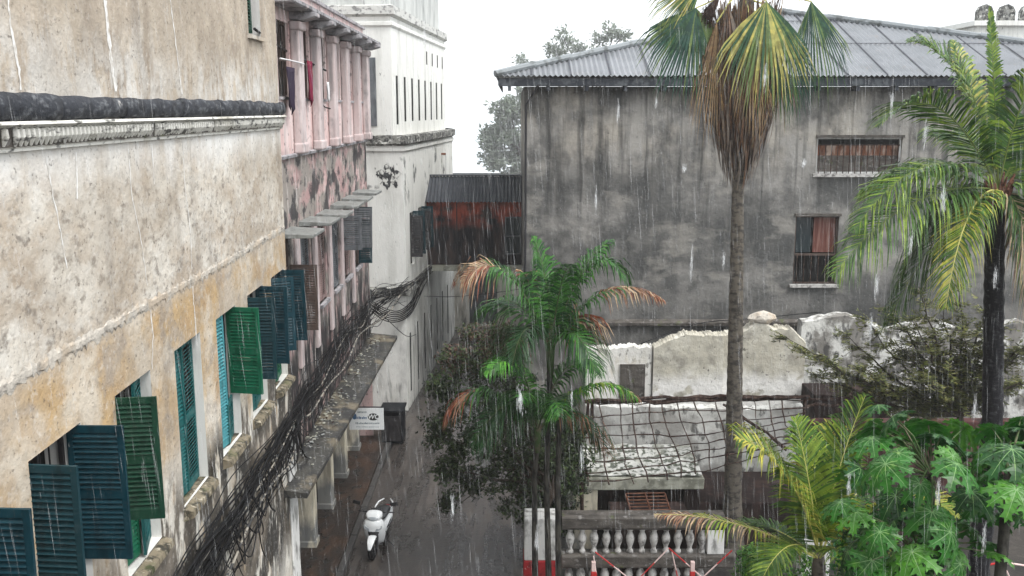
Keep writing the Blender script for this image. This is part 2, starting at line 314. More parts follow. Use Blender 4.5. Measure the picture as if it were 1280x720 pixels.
mat('red_cloth', (.20,.02,.04), [dict(c=(.16,.01,.05), s=(14,14,3), lo=.45, hi=.6)], bump=.3); mat('dark_cloth', (.035,.025,.045), bump=.3); mat('white_cloth', (.7,.7,.7), bump=.3)

# ------------------------------------------------------------------ ground
def sheet(name, pts, z, m):
    mb = MB(); mb.add([(x, y, z) for x, y in pts], [tuple(range(len(pts)))])
    return tag(mb.build(name, m), kind='structure')
sheet('ground', [(-400,-200),(400,-200),(400,1500),(-400,1500)], -.12, 'yard')
sheet('road', [(-4.55,-2),(.35,-2),(.4,36),(.3,56),(-2.6,56),(-3.6,46),(-4.15,38),(-4.45,30)], -.004, 'wet_road')
mb = MB(); mb.prism([(-6.4,-.1),(-4.62,-.1),(-4.62,.08),(-6.4,.08)], 'y', 0, 37.6)
tag(mb.build('sidewalk', 'gutter_road', bevel=.02), kind='structure')
mb = MB()
y = 2.0
while y < 37:
    l = random.uniform(.8, 1.2); dz = random.uniform(-.01, .01)
    mb.box(-4.6+random.uniform(-.01,.01), -4.42, y+.01, y+l-.01, -.1, .10+dz); y += l
tag(mb.build('kerb', 'kerb_stone', bevel=.02), kind='structure')
sheet('courtyard', [(.42,20),(60,20),(60,60),(.42,60)], -.03, 'yard')

sheet('added_sea', [(-500,185),(500,185),(400,1500),(-400,1500)], .2, 'added_sea')  # added pale water, whitens the far gap in place of thick haze
# ------------------------------------------------------------------ shutters
_sh = {}
def shutter_mesh(w, h, m):
    key = (round(w, 2), round(h, 2), m)
    if key in _sh: return _sh[key]
    mb = MB(); t = .038; st = .065
    mb.box(0, st, -t/2, t/2, 0, h); mb.box(w-st, w, -t/2, t/2, 0, h)
    rails = [(0, .12), (h-.08, h)]
    if h > 1.1: rails.append((h*.46, h*.46+.11))
    for a, b in rails: mb.box(st, w-st, -t/2+.003, t/2-.003, a, b)
    rails.sort()
    for (a, b), (c, d) in zip(rails, rails[1:]):
        n = max(2, int((c-b)/.058)); s = (c-b)/n
        for i in range(n):
            z = b + s*(i+.5)
            mb.obox((w/2, 0, z), (w-2*st, .062, .009), Matrix.Rotation(R(45 + random.gauss(0, 8)), 3, 'X'))
    ob = mb.build('shutter', m); me = ob.data; bpy.data.objects.remove(ob)
    _sh[key] = me; return me
def shutter(parent, loc, deg, w, h, m, label=None):
    o = bpy.data.objects.new('shutter', shutter_mesh(w, h, m)); COL.objects.link(o); o.parent = parent
    o.location = loc; o.rotation_euler = (R(random.uniform(-.6,.6)), R(random.uniform(-1.2, 1.2)), R(deg))
    if label: o['label'] = label
    return o

# ------------------------------------------------------------------ tan building
TK = -.02; TA = math.atan(.02)
tan = empty('tan_building', (-4.5, 0, 0), TA, 'long weathered buff and ochre plaster building with green and blue louvred shutters', 'building')
NEAR = [6.65, 8.82, 10.98, 13.15, 15.22, 17.25, 19.15]
WW = 1.2; ZT, ZB = 8.66, 6.32
holes = [(y, y+WW, ZB, ZT, .42) for y in NEAR] + [(18.3, 19.25, 13.4, 15.6, .4)]
for y in (8.2, 11.0, 13.8, 16.6): holes.append((y, y+1.1, .1, 2.9, .4))
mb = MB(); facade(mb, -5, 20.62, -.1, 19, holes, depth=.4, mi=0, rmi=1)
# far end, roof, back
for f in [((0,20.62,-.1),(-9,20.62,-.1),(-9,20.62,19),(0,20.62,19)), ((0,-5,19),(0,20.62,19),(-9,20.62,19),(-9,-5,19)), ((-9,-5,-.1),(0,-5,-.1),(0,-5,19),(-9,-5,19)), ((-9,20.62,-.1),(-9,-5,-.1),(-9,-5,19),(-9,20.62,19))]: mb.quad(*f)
mb.build('wall', ['tan_plaster', 'reveal', 'dark_interior'], tan)
# patched corner strip (whitish quoin low down)
mb = MB(); mb.box(.002, .05, 19.9, 20.60, -.1, 5.2); mb.build('pilaster', 'post_white', tan, bevel=.02)
# cornice: dark half-round bead in uneven lengths
mb = MB(); y = -5
while y < 20.6:
    l = min(random.uniform(.9, 2.6), 20.64 - y); seg = int(l/.22)+2
    r0 = random.uniform(.118, .146)
    pts = [(.06+random.uniform(-.006,.006), y + l*i/(seg-1), 12.03+random.uniform(-.010,.010)) for i in range(seg)]
    mb.tube(pts, [r0*random.uniform(.93, 1.05) for _ in pts], 12); y += l + .012
mb.v = [((v[0]-.06)*.62+.05, v[1], v[2]) for v in mb.v]; mb.jitter(.004); mb.build('cornice', 'black_stone', tan, smooth=True)
mb = MB()
mb.prism([(.002,11.90),(.13,11.90),(.15,11.87),(.09,11.84),(.002,11.84)], 'y', -5, 20.63)
mb.prism([(.002,11.64),(.05,11.62),(.055,11.65),(.07,11.66),(.002,11.66)], 'y', -5, 20.63)
mb.prism([(.002,11.842),(.085,11.838),(.05,11.66),(.002,11.662)], 'y', -5, 20.63, 1)  # dark material puts the recess shade between ribs into the colour
y = -1.0
while y < 20.6:   # carved leaf ribs
    h = random.uniform(-.012, .012)
    if random.random() > .07:
        mb.tube([(.095, y, 11.83), (.085, y+.02, 11.76), (.06, y+.035, 11.68+h)], [.034, .042, .014], 6)
    y += .105
mb.build('moulding', ['lime_moulding','old_concrete'], tan)
for run in [[(10,0),(14,40),(22,80),(27,119)],[(131,0),(136,45),(139,80),(146,121)],[(213,0),(219,50),(224,90),(228,123)],[(58,196),(66,245),(76,290),(85,345)],[(160,186),(164,240),(176,300),(186,368)],[(228,176),(231,230),(238,290),(240,345)],[(187,374),(191,420),(190,470)],[(240,352),(243,390),(247,440)],[(190,180),(193,240)],[(95,190),(97,260)]]:
    wv = .045 if run[0][0] == 131 else random.uniform(.012,.022); pp = []
    for (x1_,y1_),(x2_,y2_) in zip(run, run[1:]):
        for q in range(6): pp.append(atX(x1_+(x2_-x1_)*q/6, y1_+(y2_-y1_)*q/6, -4.5, -.02))
    mb = MB(); pv_ = None
    for p in pp:
        yy = p.y + random.gauss(0,.008); w_ = wv*random.uniform(.35,1.3); a = [(.0035, yy-w_, p.z), (.0035, yy+w_, p.z)]
        if pv_: mb.quad(pv_[0], pv_[1], a[1], a[0])
        pv_ = a
    mb.build('lime_run', 'lime_streak', tan)
# broken plaster ridge
mb = MB(); n = 420; prev = None
for i in range(n+1):
    y = -3 + 23.6*i/n
    zc = 9.50 + .012*math.sin(y*.7) + random.uniform(-.012, .012); d = .006 + random.uniform(0, .018)
    a = [(.002, y, zc+.06+random.uniform(-.03,.05)), (d, y, zc+.03), (d*.9, y, zc-.03), (.002, y, zc-.06+random.uniform(-.06,.03))]
    if prev: 
        for k in range(3): mb.quad(prev[k], prev[k+1], a[k+1], a[k])
    prev = a
mb.build('plaster_ridge', 'ridge_plaster', tan)
def tan_window(y0, cfg, zb=ZB, zt=ZT, w=WW):
    mb = MB(); x = -.2; e = .045; H_ = zt - zb
    mb.box(x-.05, x, 0, e, 0, H_); mb.box(x-.05, x, w-e, w, 0, H_); mb.box(x-.05, x, e, w-e, H_-e, H_); mb.box(x-.05, x, w/2-.02, w/2+.02, 0, H_-e)
    mb.box(x-.05, x+.006, e, w-e, H_*.3, H_*.3+.05)
    for k in range(5): mb.box(x-.10, x-.085, .15+k*.22, .165+k*.22, 0, H_)      # inner bars
    win = mb.build('window', 'dark_wood_paint', tan, (0, y0, zb))
    s = MB(); s.prism([(-.42,.0),(-.05,.0),(.14,-.06),(.15,-.14),(-.002,-.20),(-.42,-.20)], 'y', -.06, w+.06)
    s.jitter(.008); s.build('sill', 'mossy_sill', win)
    hi = H_*.3 + .06; hw = w/2 + .02
    for side, part, ang, m, lab in cfg:
        hy = .02 if side == 'n' else w-.02
        deg = (90 - ang) if side == 'n' else -(90 - ang)
        z, h = {'u': (hi, H_-hi-.03), 'l': (.03, hi-.06), 'f': (.03, H_-.06)}[part]
        shutter(win, (-.15, hy, z), deg, hw, h, m, lab)
    return win
tan_window(NEAR[0], [('f','u',88,'blue_paint','blue louvred shutter swung open'), ('n','u',60,'dark_green_paint',None), ('f','l',10,'teal_paint',None), ('n','l',10,'teal_paint',None)])
tan_window(NEAR[1], [('n','f',96,'dark_teal_paint','tall teal shutter swung back against the jamb'), ('f','u',88,'blue_paint','large dark blue louvred shutter swung open'), ('f','l',25,'blue_paint',None)])
tan_window(NEAR[2], [('n','u',84,'dark_green_paint','dark green louvred shutter swung open'), ('f','f',14,'teal_paint','teal shutter almost closed'), ('n','l',6,'green_paint',None)])
tan_window(NEAR[3], [('n','f',2,'teal_paint','closed teal shutter'), ('f','f',3,'teal_paint','closed teal shutter')])
tan_window(NEAR[4], [('n','f',8,'pale_teal_paint','pale teal shutter left closed'), ('f','u',76,'green_paint','bright green louvred shutter swung open'), ('f','l',8,'teal_paint',None)])
tan_window(NEAR[5], [('n','u',88,'dark_teal_paint','near black teal louvred shutter swung open'), ('f','u',86,'blue_paint','blue louvred shutter swung open'), ('f','l',5,'teal_paint',None), ('n','l',5,'teal_paint',None)])
tan_window(NEAR[6], [('f','u',86,'blue_paint','blue louvred shutter swung open'), ('n','u',60,'blue_paint',None), ('f','l',5,'green_paint',None), ('n','l',5,'green_paint',None)])
mb = MB(); mb.box(-.25,-.2,0,.05,0,2.2); mb.box(-.25,-.2,.9,.95,0,2.2); mb.box(-.25,-.2,.45,.5,0,2.2)
uw = mb.build('window', 'dark_wood_paint', tan, (0, 18.3, 13.4)); shutter(uw, (-.15, .02, .03), 80, .48, 2.12, 'dark_green_paint', 'dark green upper floor shutter'); 
s = MB(); s.prism([(-.4,0),(.0,0),(.08,-.02),(.08,-.09),(-.4,-.09)], 'y', -.08, 1.03); s.build('sill', 'ridge_plaster', uw)

# ------------------------------------------------------------------ pink building
PKX, PKK = -5.05, -.003
pink = empty('pink_building', (PKX, 0, 0), math.atan(.003), 'faded pink plaster building with pilasters, concrete window hoods and a shop canopy', 'building')
P0, P1 = 20.66, 34.2
UWY = [21.5, 23.75, 25.95, 28.15, 30.35, 32.4]           # upper windows
MWY = [20.75, 22.9, 24.95, 27.0, 28.9, 30.9]             # middle windows
holes = [(y, y+1.15, 12.3, 13.95, .16) for y in UWY] + [(y+.1, y+1.2, 6.9, 9.15, .25) for y in MWY]
mb = MB(); facade(mb, P0, P1, 3.9, 14.75, holes, mi=0, rmi=1)
for f in [((0,P1,-.1),(-9,P1,-.1),(-9,P1,14.75),(0,P1,14.75)), ((-9,P0,14.2),(0,P0,14.2),(0,P1,14.2),(-9,P1,14.2)), ((0,P0,-.1),(0,P0,3.9),(-9,P0,3.9),(-9,P0,-.1)),
          ((-1.5,P0,-.1),(-1.5,P1,-.1),(-1.5,P1,3.9),(-1.5,P0,3.9)), ((-1.5,P0,3.9),(-1.5,P1,3.9),(0,P1,3.9),(0,P0,3.9)), ((-9,P1,-.1),(-9,P0,-.1),(-9,P0,14.75),(-9,P1,14.75))]: mb.quad(*f)
mb.box(-.3, -.002, P0, P1-.002, 14.2, 14.748)
mb.build('wall', ['pink_plaster', 'pink_plaster', 'dark_interior'], pink)
mb = MB(); mb.quad((-1.49,P0,-.1),(-1.49,P1,-.1),(-1.49,P1,3.9),(-1.49,P0,3.9)); mb.build('shop_front', 'shop_wall', pink)
for k in range(4):
    mb = MB(); mb.box(-1.48,-1.42, 0, 1.3, 0, 2.4); mb.build('door', 'brown_paint' if k % 2 else 'dark_wood_paint', pink, (0, 22.4+k*2.9, 0.05))
pil = None
for y in [22.75, 24.98, 27.2, 29.4, 31.55, 33.6]:
    if pil is None:
        mb = MB(); mb.box(.002, .22, 0, .5, 11.02, 14.0); mb.box(.002, .28, -.05, .55, 13.82, 14.02); mb.box(.002, .26, -.03, .53, 11.0, 11.25)
        pil = mb.build('pilaster', 'pilaster_plaster', pink, (0, y, 0), bevel=.05, seg=3)
        mb = MB(); mb.prism([(.003,14.06),(.003,14.22),(.62,14.22),(.62,14.12),(.3,14.03)], 'y', 0, .5); br = mb.build('bracket', 'eave_concrete', pink, (0, y, 0), bevel=.02)
    else: clone(pil, pink, (0, y, 0)); clone(br, pink, (0, y, 0))
mb = MB(); mb.prism([(.002,14.225),(.5,14.23),(.55,14.26),(.55,14.33),(.1,14.40),(.002,14.40)], 'y', P0, P1+.5); mb.build('eave', 'eave_concrete', pink)
mb = MB(); mb.prism([(.002,14.74),(.08,14.74),(.08,14.82),(-.35,14.82),(-.35,14.752),(.001,14.752)], 'y', P0, P1+.05); mb.build('coping', 'eave_concrete', pink)
mb = MB(); mb.prism([(.003,10.92),(.07,10.93),(.09,10.99),(.003,11.02)], 'y', P0, P1); mb.jitter(.006); mb.build('ledge', 'eave_concrete', pink)
for i, y in enumerate(UWY):
    mb = MB()
    for a in (0, .56, 1.10): mb.box(-.12,-.07, a, a+.05, 0, 1.65)
    for z in (0, .8, 1.6): mb.box(-.115,-.075, .05, 1.1, z, z+.05)
    for k in range(6): mb.box(-.05,-.04, .12+k*.17, .13+k*.17, 0, 1.65)
    w = mb.build('window', 'brown_paint', pink, (0, y, 12.3))
    mb = MB(); mb.box(-.15, .05, -.04, 1.19, -.06, .0); mb.build('sill', 'eave_concrete', w)
for i, y in enumerate(MWY):
    # hood
    dz = [0, .02, -.02, .02, .03, .05][i]
    mb = MB(); mb.prism([(.002,9.36+dz),(.78,9.33+dz),(.78,9.25+dz),(.002,9.24+dz)], 'y', y+.02, y+1.32); mb.jitter(.008); mb.build('window_hood', 'awning_concrete', pink, bevel=.012)
    mb = MB()
    for a in (0, 1.05): mb.box(-.12,-.06, a, a+.05, 0, 2.25)
    mb.box(-.12,-.06, .05, 1.05, 2.2, 2.25); mb.box(-.12,-.06,.05,1.05,1.5,1.55)
    w = mb.build('window', 'brown_paint', pink, (0, y+.1, 6.9))
    mb = MB(); mb.box(-.2, .1, -.05, 1.15, -.09, 0); mb.build('sill', 'eave_concrete', w)
    if i == 0:
        shutter(w, (-.04, 1.08, .04), 4, .62, 1.55, 'brown_paint', 'brown louvred shutter swung open'); shutter(w, (-.04, .02, .04), 30, .5, 1.4, 'brown_paint')
    elif i in (1, 2, 3):
        m_ = ['grey_paint','pinkish_paint','grey_paint'][i-1]
        shutter(w, (-.05, .02, .03), 90, .53, 2.15, m_); shutter(w, (-.05, 1.08, .03), -88, .53, 2.15, m_)
    elif i == 4:
        shutter(w, (-.03, .02, .9), 2, .6, 1.05, 'grey_paint', 'grey louvred shutter swung open'); shutter(w, (-.05, 1.08, .03), -88, .53, 2.15, 'pinkish_paint')
    else:
        shutter(w, (-.03, .02, .7), 4, .62, 1.3, 'grey_paint', 'grey louvred shutter swung open'); shutter(w, (-.03, 1.08, .03), 4, .45, 1.9, 'dark_teal_paint')
# strips of wall between the middle windows
for y in MWY[1:]:
    mb = MB(); mb.box(.002, .09, -.62, -.28, 5.9, 9.2); mb.build('strip', 'pilaster_plaster', pink, (0, y, 0), bevel=.02)
# canopy above the shops
mb = MB(); n = 34; prev = None
for i in range(n+1):
    y = 19.4 + 14.7*i/n; x1 = .72 + .018*(i/n*14)
    z = 3.93 + random.uniform(-.012,.012)
    a = [(.01,y,z+.10),(.35,y,z+.06+random.uniform(-.015,.015)),(x1+random.uniform(-.02,.02),y,z),(x1,y,z-.11),(.01,y,z-.09)]
    if i == 0: mb.add(a, [(4,3,2,1,0)])
    if prev:
        for k in range(4): mb.quad(prev[k], prev[k+1], a[k+1], a[k])
        mb.quad(prev[4], prev[0], a[0], a[4])
    prev = a
mb.add(prev, [(0,1,2,3,4)])
mb.build('canopy', 'canopy', pink)
col = None
for y in [22.2, 24.9, 27.5, 30.0, 32.6]:
    if col is None:
        mb = MB(); mb.box(-.78, -.33, 0, .42, -.05, 3.83); mb.box(-.82, -.29, -.04, .46, 0.0, .25); col = mb.build('pillar', 'cream_plaster', pink, (0, y, 0), bevel=.025)
    else: clone(col, pink, (0, y, 0))
# litter on canopy
mb = MB()
for _ in range(260):
    y = random.uniform(20.8, 33.8); x = random.betavariate(1.2, 2.2)*.66 + .03
    if random.random() < .35: y = random.choice([22.4, 24.2, 26.1, 29.8, 32.9]) + random.gauss(0, .3)
    q = Matrix.Rotation(random.uniform(0, PI), 3, 'Z') @ Matrix.Rotation(random.uniform(-.5,.5), 3, 'X')
    mb.obox((PKX+PKK*y+x, y, 4.06-x*.09+random.uniform(0,.03)), (random.uniform(.03,.10), random.uniform(.02,.06), random.uniform(.004,.014)), q, random.choice([0,0,1,2]))
tag(mb.build('litter', ['slab_edge','twig','awning_concrete']), 'pale scraps of rubbish and dead leaves scattered along the top of the shop canopy', 'litter', kind='stuff')

# laundry
def cloth(name, x, y, z, w, h, m, label):
    mb = MB(); nx, nz = 8, 8; vs = []
    for j in range(nz+1):
        for i in range(nx+1):
            f = j/nz
            vs.append((x + .03*math.sin(i*1.9+j*.3)*(.3+f) + .02, y + (i/nx-.5)*w*(1-.35*f)+.04*f, z - h*f*(1-.12*math.sin(i*1.1))))
    fs = [(j*(nx+1)+i, j*(nx+1)+i+1, (j+1)*(nx+1)+i+1, (j+1)*(nx+1)+i) for j in range(nz) for i in range(nx)]
    mb.add(vs, fs); o = mb.build(name, m, smooth=True)
    so = o.modifiers.new('Solid', 'SOLIDIFY'); so.thickness = .012
    tag(o, label, 'laundry')
px = PKX - .003*24
cloth('red_cloth', px+.1, 24.3, 13.2, .6, 1.0, 'red_cloth', 'crimson cloth hanging out of the second upper window of the pink building')
cloth('dark_cloth', px+.14, 22.0, 12.95, .8, .95, 'dark_cloth', 'dark bundle of cloth hanging below the first upper window of the pink building')
cloth('white_cloth', px+.12, 26.5, 12.75, .3, .5, 'white_cloth', 'small white cloth hanging at the third upper window of the pink building')

# ------------------------------------------------------------------ white building (lower block turns along the lane)
WA = math.atan(.08)
wb = empty('white_building', (-4.25, 37.8, 0), -WA, 'tall mouldy white building with rounded corner ledge at the bend of the lane', 'building')
# local y runs up the lane, local x towards lane
def curve_side(off, L=13.5, rad=4.0):
    pts = [(off, 0), (off, L*.25), (off, L*.5), (off, L*.75), (off, L)]
    for k in range(1, 9):
        a = PI/2*k/8; pts.append((off - rad*(1-math.cos(a)), L + rad*math.sin(a)))
    return pts
def extrude(mb, pts, z0, z1, mi=0):
    for (a, b), (c, d) in zip(pts, pts[1:]): mb.quad((a,b,z0),(c,d,z0),(c,d,z1),(a,b,z1), mi)
low = curve_side(0); up = curve_side(-.38)
mb = MB()
slits_up = [(.75+1.66*k, 1.2+1.66*k, 11.55 if k > 0 else 11.45, 13.35, .012) for k in range(8)]
slits_top = [(8.0+1.6*k, 8.35+1.6*k, 14.1, 14.7, .012) for k in range(4)]
facade(mb, 0, 13.5, 10.9, 15.9, [h for h in slits_up + slits_top if h[1] < 13.4], x=-.38, mi=0, rmi=0)
door_slits = [(.6+1.75*k, .95+1.75*k, .5, 3.1 if k else 3.0, .012) for k in range(7)]
mid = [(1.1, 2.0, 5.7, 7.9, .12), (3.1, 4.0, 5.7, 7.9, .12)]
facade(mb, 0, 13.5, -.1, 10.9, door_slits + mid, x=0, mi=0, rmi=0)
extrude(mb, up[4:], 10.9, 15.9); extrude(mb, low[4:], -.1, 10.9)
# front faces towards the camera
mb.quad((0,0,-.1),(0,0,10.9),(-8,0,10.9),(-8,0,-.1)); mb.quad((-.38,.0,10.9),(-.38,.0,15.9),(-8,.0,15.9),(-8,.0,10.9))
mb.add([(p[0], p[1], 15.9) for p in up] + [(-8, 17.5, 15.9), (-8, 0, 15.9)], [tuple(range(len(up)+2))])
mb.add([(p[0], p[1], 10.9) for p in low] + [(-8, 17.5, 10.9), (-8, 0, 10.9)], [tuple(range(len(low)+2))])
mb.build('wall', ['white_plaster', 'dark_interior'], wb)
def ring(mb, pts, z0, z1, out, mi=0, front=True):
    # a ledge following the plan outline, with front return
    n = len(pts); o = []
    for i, p in enumerate(pts):
        a = Vector(pts[max(i-1,0)]); b = Vector(pts[min(i+1,n-1)]); d = (b-a).normalized(); nn = Vector((d.y, -d.x)); o.append((p[0]+nn.x*out, p[1]+nn.y*out))
    if front:
        pts = [(-8, 0)] + list(pts); o = [(-8, -out), (o[0][0], -out)] + o; pts = [pts[0], pts[1]] + pts[1:]
    jj = [random.uniform(-.03,.03) for _ in o]
    for i in range(len(o)-1):
        a, b, c, d = pts[i], pts[i+1], o[i+1], o[i]; e, f = jj[i], jj[i+1]
        mb.quad((d[0],d[1],z0),(c[0],c[1],z0),(c[0],c[1],z1+f),(d[0],d[1],z1+e), mi)
        mb.quad((d[0],d[1],z1+e),(c[0],c[1],z1+f),(b[0],b[1],z1+.06),(a[0],a[1],z1+.06), mi)
        mb.quad((d[0],d[1],z0),(a[0],a[1],z0-.08),(b[0],b[1],z0-.08),(c[0],c[1],z0), mi)
mb = MB(); ring(mb, low, 10.72, 11.0, .16); mb.build('ledge', 'mossy_ledge', wb)
mb = MB(); ring(mb, low, 10.45, 10.56, .07); mb.build('moulding', 'white_plaster', wb)
mb = MB(); ring(mb, up, 15.6, 15.9, .16); mb.build('cornice', 'mossy_pale', wb)
mb = MB(); ring(mb, up, 15.2, 15.3, .08); mb.build('moulding', 'white_plaster', wb)
mb = MB(); ring(mb, low[:5], 4.75, 4.98, .2); mb.build('ledge', 'mossy_ledge', wb)
mb = MB(); mb.box(-1.35, -1.0, -.03, -.002, 11.4, 14.0); mb.build('window', 'grey_paint', wb)
for y, sc in ((1.1, 1), (3.1, 1)):
    mb = MB(); mb.box(-.15,-.1,0,.05,0,2.2); mb.box(-.15,-.1,.85,.9,0,2.2); mb.box(-.15,-.1,.05,.85,2.15,2.2)
    w = mb.build('window', 'dark_wood_paint', wb, (0, y, 5.7))
    shutter(w, (0, .02, .4), 8, .5, 1.7, 'dark_wood_paint', 'dark shutter swung open over the lane'); shutter(w, (0, .88, .4), 3, .5, 1.8, 'dark_teal_paint', 'dark shutter swung open over the lane')
mb = MB(); pc = atY(486, 221, 37.8); cx_ = (pc.x+4.25)*math.cos(WA)
mb.add([(min(-.02, cx_+(.42+.10*math.sin(a*5)+random.uniform(-.09,.09))*math.cos(a)), -.006, pc.z+(.42+.10*math.cos(a*7)+random.uniform(-.1,.1))*math.sin(a)) for a in [2*PI*i/60 for i in range(60)]], [tuple(range(60))])
mb.build('mould_patch', 'mould', wb)
# taller block set back on top
up2 = [(p[0]-.35, p[1]+.5) for p in up]
mb = MB(); extrude(mb, up2, 15.9, 24); mb.quad((up2[0][0],up2[0][1],15.9),(up2[0][0],up2[0][1],24),(-8,up2[0][1],24),(-8,up2[0][1],15.9)); mb.add([(p[0],p[1],24) for p in up2]+[(-8,18.5,24),(-8,1.6,24)], [tuple(range(len(up2)+2))])
mb.build('upper_storey', 'white_weathered', wb)

# ------------------------------------------------------------------ brown bridge house and end of lane
def corrugated(mb, A, B, C, D, pitch=.12, amp=.022, mi=0, nv=1):
    """A-B bottom edge, D-C top edge (top may be shorter); corrugations run bottom to top"""
    A, B, C, D = map(Vector, (A, B, C, D)); n = int((B-A).length/pitch*4); nrm = (B-A).cross(D-A).normalized()
    if nrm.z < 0: nrm = -nrm
    base = len(mb.v)
    for i in range(n+1):
        t = i/n; h = nrm*amp*math.sin(2*PI*i/4)
        for j in range(nv+1):
            s = j/nv; mb.v.append(tuple((A.lerp(B, t)).lerp(D.lerp(C, t), s) + h))
    for i in range(n):
        for j in range(nv):
            a = base + i*(nv+1)+j; mb.f.append((a, a+nv+1, a+nv+2, a+1)); mb.m.append(mi)
br = empty('brown_house', (-4.0, 43, 0), 0, 'dark brown boarded house with a corrugated roof bridging the lane', 'house')
mb = MB(); mb.box(0, 4.42, 0, 2.2, 5.12, 8.05); mb.build('wall', 'brown_boards', br)
mb = MB(); mb.box(-.1, 4.45, -.16, 2.3, 4.86, 5.10); mb.jitter(.015); mb.build('floor_slab', 'slab_edge', br)
mb = MB(); corrugated(mb, (-.15,-.45,8.0),(4.45,-.45,8.0),(4.45,1.1,9.05),(-.1,1.1,9.05), .16, .035); corrugated(mb, (4.45,2.7,8.0),(-.15,2.7,8.0),(-.1,1.1,9.05),(4.45,1.1,9.05), .16, .035)
mb.bar((-.12,1.1,9.09),(4.45,1.1,9.09),.25,.06); mb.build('roof', 'dark_roof', br)
mb = MB()
for k in range(3): mb.box(.1+k*.7, .14+k*.7, -.03, -.002, 5.2, 8.0)
mb.build('board_strip', 'dark_wood_paint', br)
mb = MB()
for a in (0, .34, .68): mb.box(a, a+.05, -.10, -.004, 0, 1.7)
for z in (0, .8, 1.65): mb.box(.05, .68, -.09, -.006, z, z+.05)
w = mb.build('window', 'grey_paint', br, (3.68, 0, 5.6)); mb = MB(); mb.quad((.02,-.003,.02),(.7,-.003,.02),(.7,-.003,1.68),(.02,-.003,1.68)); mb.build('pane', 'dark_glass', w)
# little balustrade on white building beyond the roof
t = empty('roof_railing', (-4.1, 47.5, 8.9), 0, 'short pale railing with a round finial behind the brown house roof', 'railing')
mb = MB(); mb.box(0, .85, 0, .12, .95, 1.05); mb.build('rail', 'rust', t)
for k in range(5):
    mb = MB(); mb.box(.03+k*.19, .10+k*.19, .02, .1, 0, .95); mb.build('post', 'post_white', t)
mb = MB(); mb.lathe(.03, .06, [(.05,1.05),(.07,1.12),(.09,1.2),(.05,1.28),(.01,1.3)], 8); mb.build('finial', 'rust', t, smooth=True)
t = empty('end_building', (-3.4, 52.5, 0), 0, 'pale plastered building with a recessed panel closing the end of the lane', 'building')
mb = MB(); mb.box(-1, 5.5, 0, 6, -.1, 4.6); mb.build('wall', 'end_wall', t)
mb = MB(); mb.box(.9, 2.7, -.06, -.002, .1, .25); mb.box(.9, 1.02, -.06, -.002, .25, 3.3); mb.box(2.58, 2.7, -.06, -.002, .25, 3.3); mb.box(.9, 2.7, -.06, -.002, 3.3, 3.45); mb.build('panel_frame', 'end_wall', t)
mb = MB(); mb.box(1.02, 2.58, -.01, -.003, .25, 3.3); mb.build('door', 'grey_paint', t)

# ------------------------------------------------------------------ grey building
gb = empty('grey_building', (.45, 36, 0), 0, 'big streaked grey plaster building under a pale corrugated hipped roof', 'building')
mb = MB()
a = atY(1022,172,36); b = atY(1125,217,36); c = atY(995,270,36); d = atY(1044,355,36)
gx = lambda v: v.x - .45
# holes in XZ plane: reuse facade by swapping axes later
H = [(gx(a), gx(b), b.z, a.z, .35), (gx(c), gx(d), d.z, c.z, .35)]
tmp = MB(); facade(tmp, 0, 26, -.1, 12.86, H, mi=0, rmi=0)
mb.v = [(p[1], -p[0], p[2]) for p in tmp.v]; mb.f = tmp.f; mb.m = tmp.m
mb.quad((0,0,-.1),(0,0,12.86),(0,14,12.86),(0,14,-.1)); mb.quad((26,0,-.1),(26,14,-.1),(26,14,12.86),(26,0,12.86)); mb.quad((0,14,-.1),(0,14,12.86),(26,14,12.86),(26,14,-.1))
mb.build('wall', ['grey_plaster', 'dark_interior'], gb)
E0 = Vector((-1.05,-.75,13.22)); E1 = Vector((27,-.75,13.22)); Apx = Vector((9.9,6.6,16.65)); Apr = Vector((21.0,6.6,16.65))
apx_t = atY(978, 17, 42.6); Apx = Vector((apx_t.x-.45, 6.6, apx_t.z)); 
rr = atY(1330, 58, 42.6)
E1 = Vector((27.2,-.75,13.22)); Apr = Apx; B0 = Vector((-1.05,14.0,13.22)); B1 = Vector((27.2,14.0,13.22))
def top_y(x):
    return E0.y + (Apx.y-E0.y)*((x-E0.x)/(Apx.x-E0.x) if x < Apx.x else (E1.x-x)/(E1.x-Apx.x))
def rz_(y): return E0.z + (Apx.z-E0.z)*(y-E0.y)/(Apx.y-E0.y)
mb = MB(); nx = int((E1.x-E0.x)/.048)
for i in range(nx+1):
    x = E0.x + (E1.x-E0.x)*i/nx; ty = top_y(x); h = .035*math.sin(2*PI*i/4)
    for j in range(4): yy = E0.y + (ty-E0.y)*j/3; mb.v.append((x, yy, rz_(yy)+h))
for i in range(nx):
    for j in range(3): a_ = i*4+j; mb.f.append((a_, a_+4, a_+5, a_+1)); mb.m.append(0)
mb.add([E1, B1, Apx], [(0,1,2)]); mb.add([E0, Apx, B0], [(0,1,2)]); mb.add([B0, Apx, B1], [(0,1,2)])
mb.build('roof', 'corrugated', gb)
mb = MB(); x = E0.x + 1.3
while x < E1.x-.5:
    ty = top_y(x); mb.bar((x, E0.y, rz_(E0.y)+.045), (x, ty, rz_(ty)+.045), .05, .02); x += 1.42
for t_ in (.46, .84):
    yy = E0.y + (Apx.y-E0.y)*t_; mb.bar((E0.x+(Apx.x-E0.x)*t_, yy, rz_(yy)+.045), (E1.x-(E1.x-Apx.x)*t_, yy, rz_(yy)+.045), .04, .02)
mb.build('sheet_lap', 'roof_seam', gb)
for p, q in ((E0, Apx), (E1, Apx)):
    mb = MB(); 
    n = 9
    for k in range(n):
        u, v = p.lerp(q, k/n), p.lerp(q, (k+1.06)/n); mb.tube([u+Vector((0,0,.07)), v+Vector((0,0,.10))], .13, 8)
    mb.build('ridge_cap', 'ridge_cap', gb)
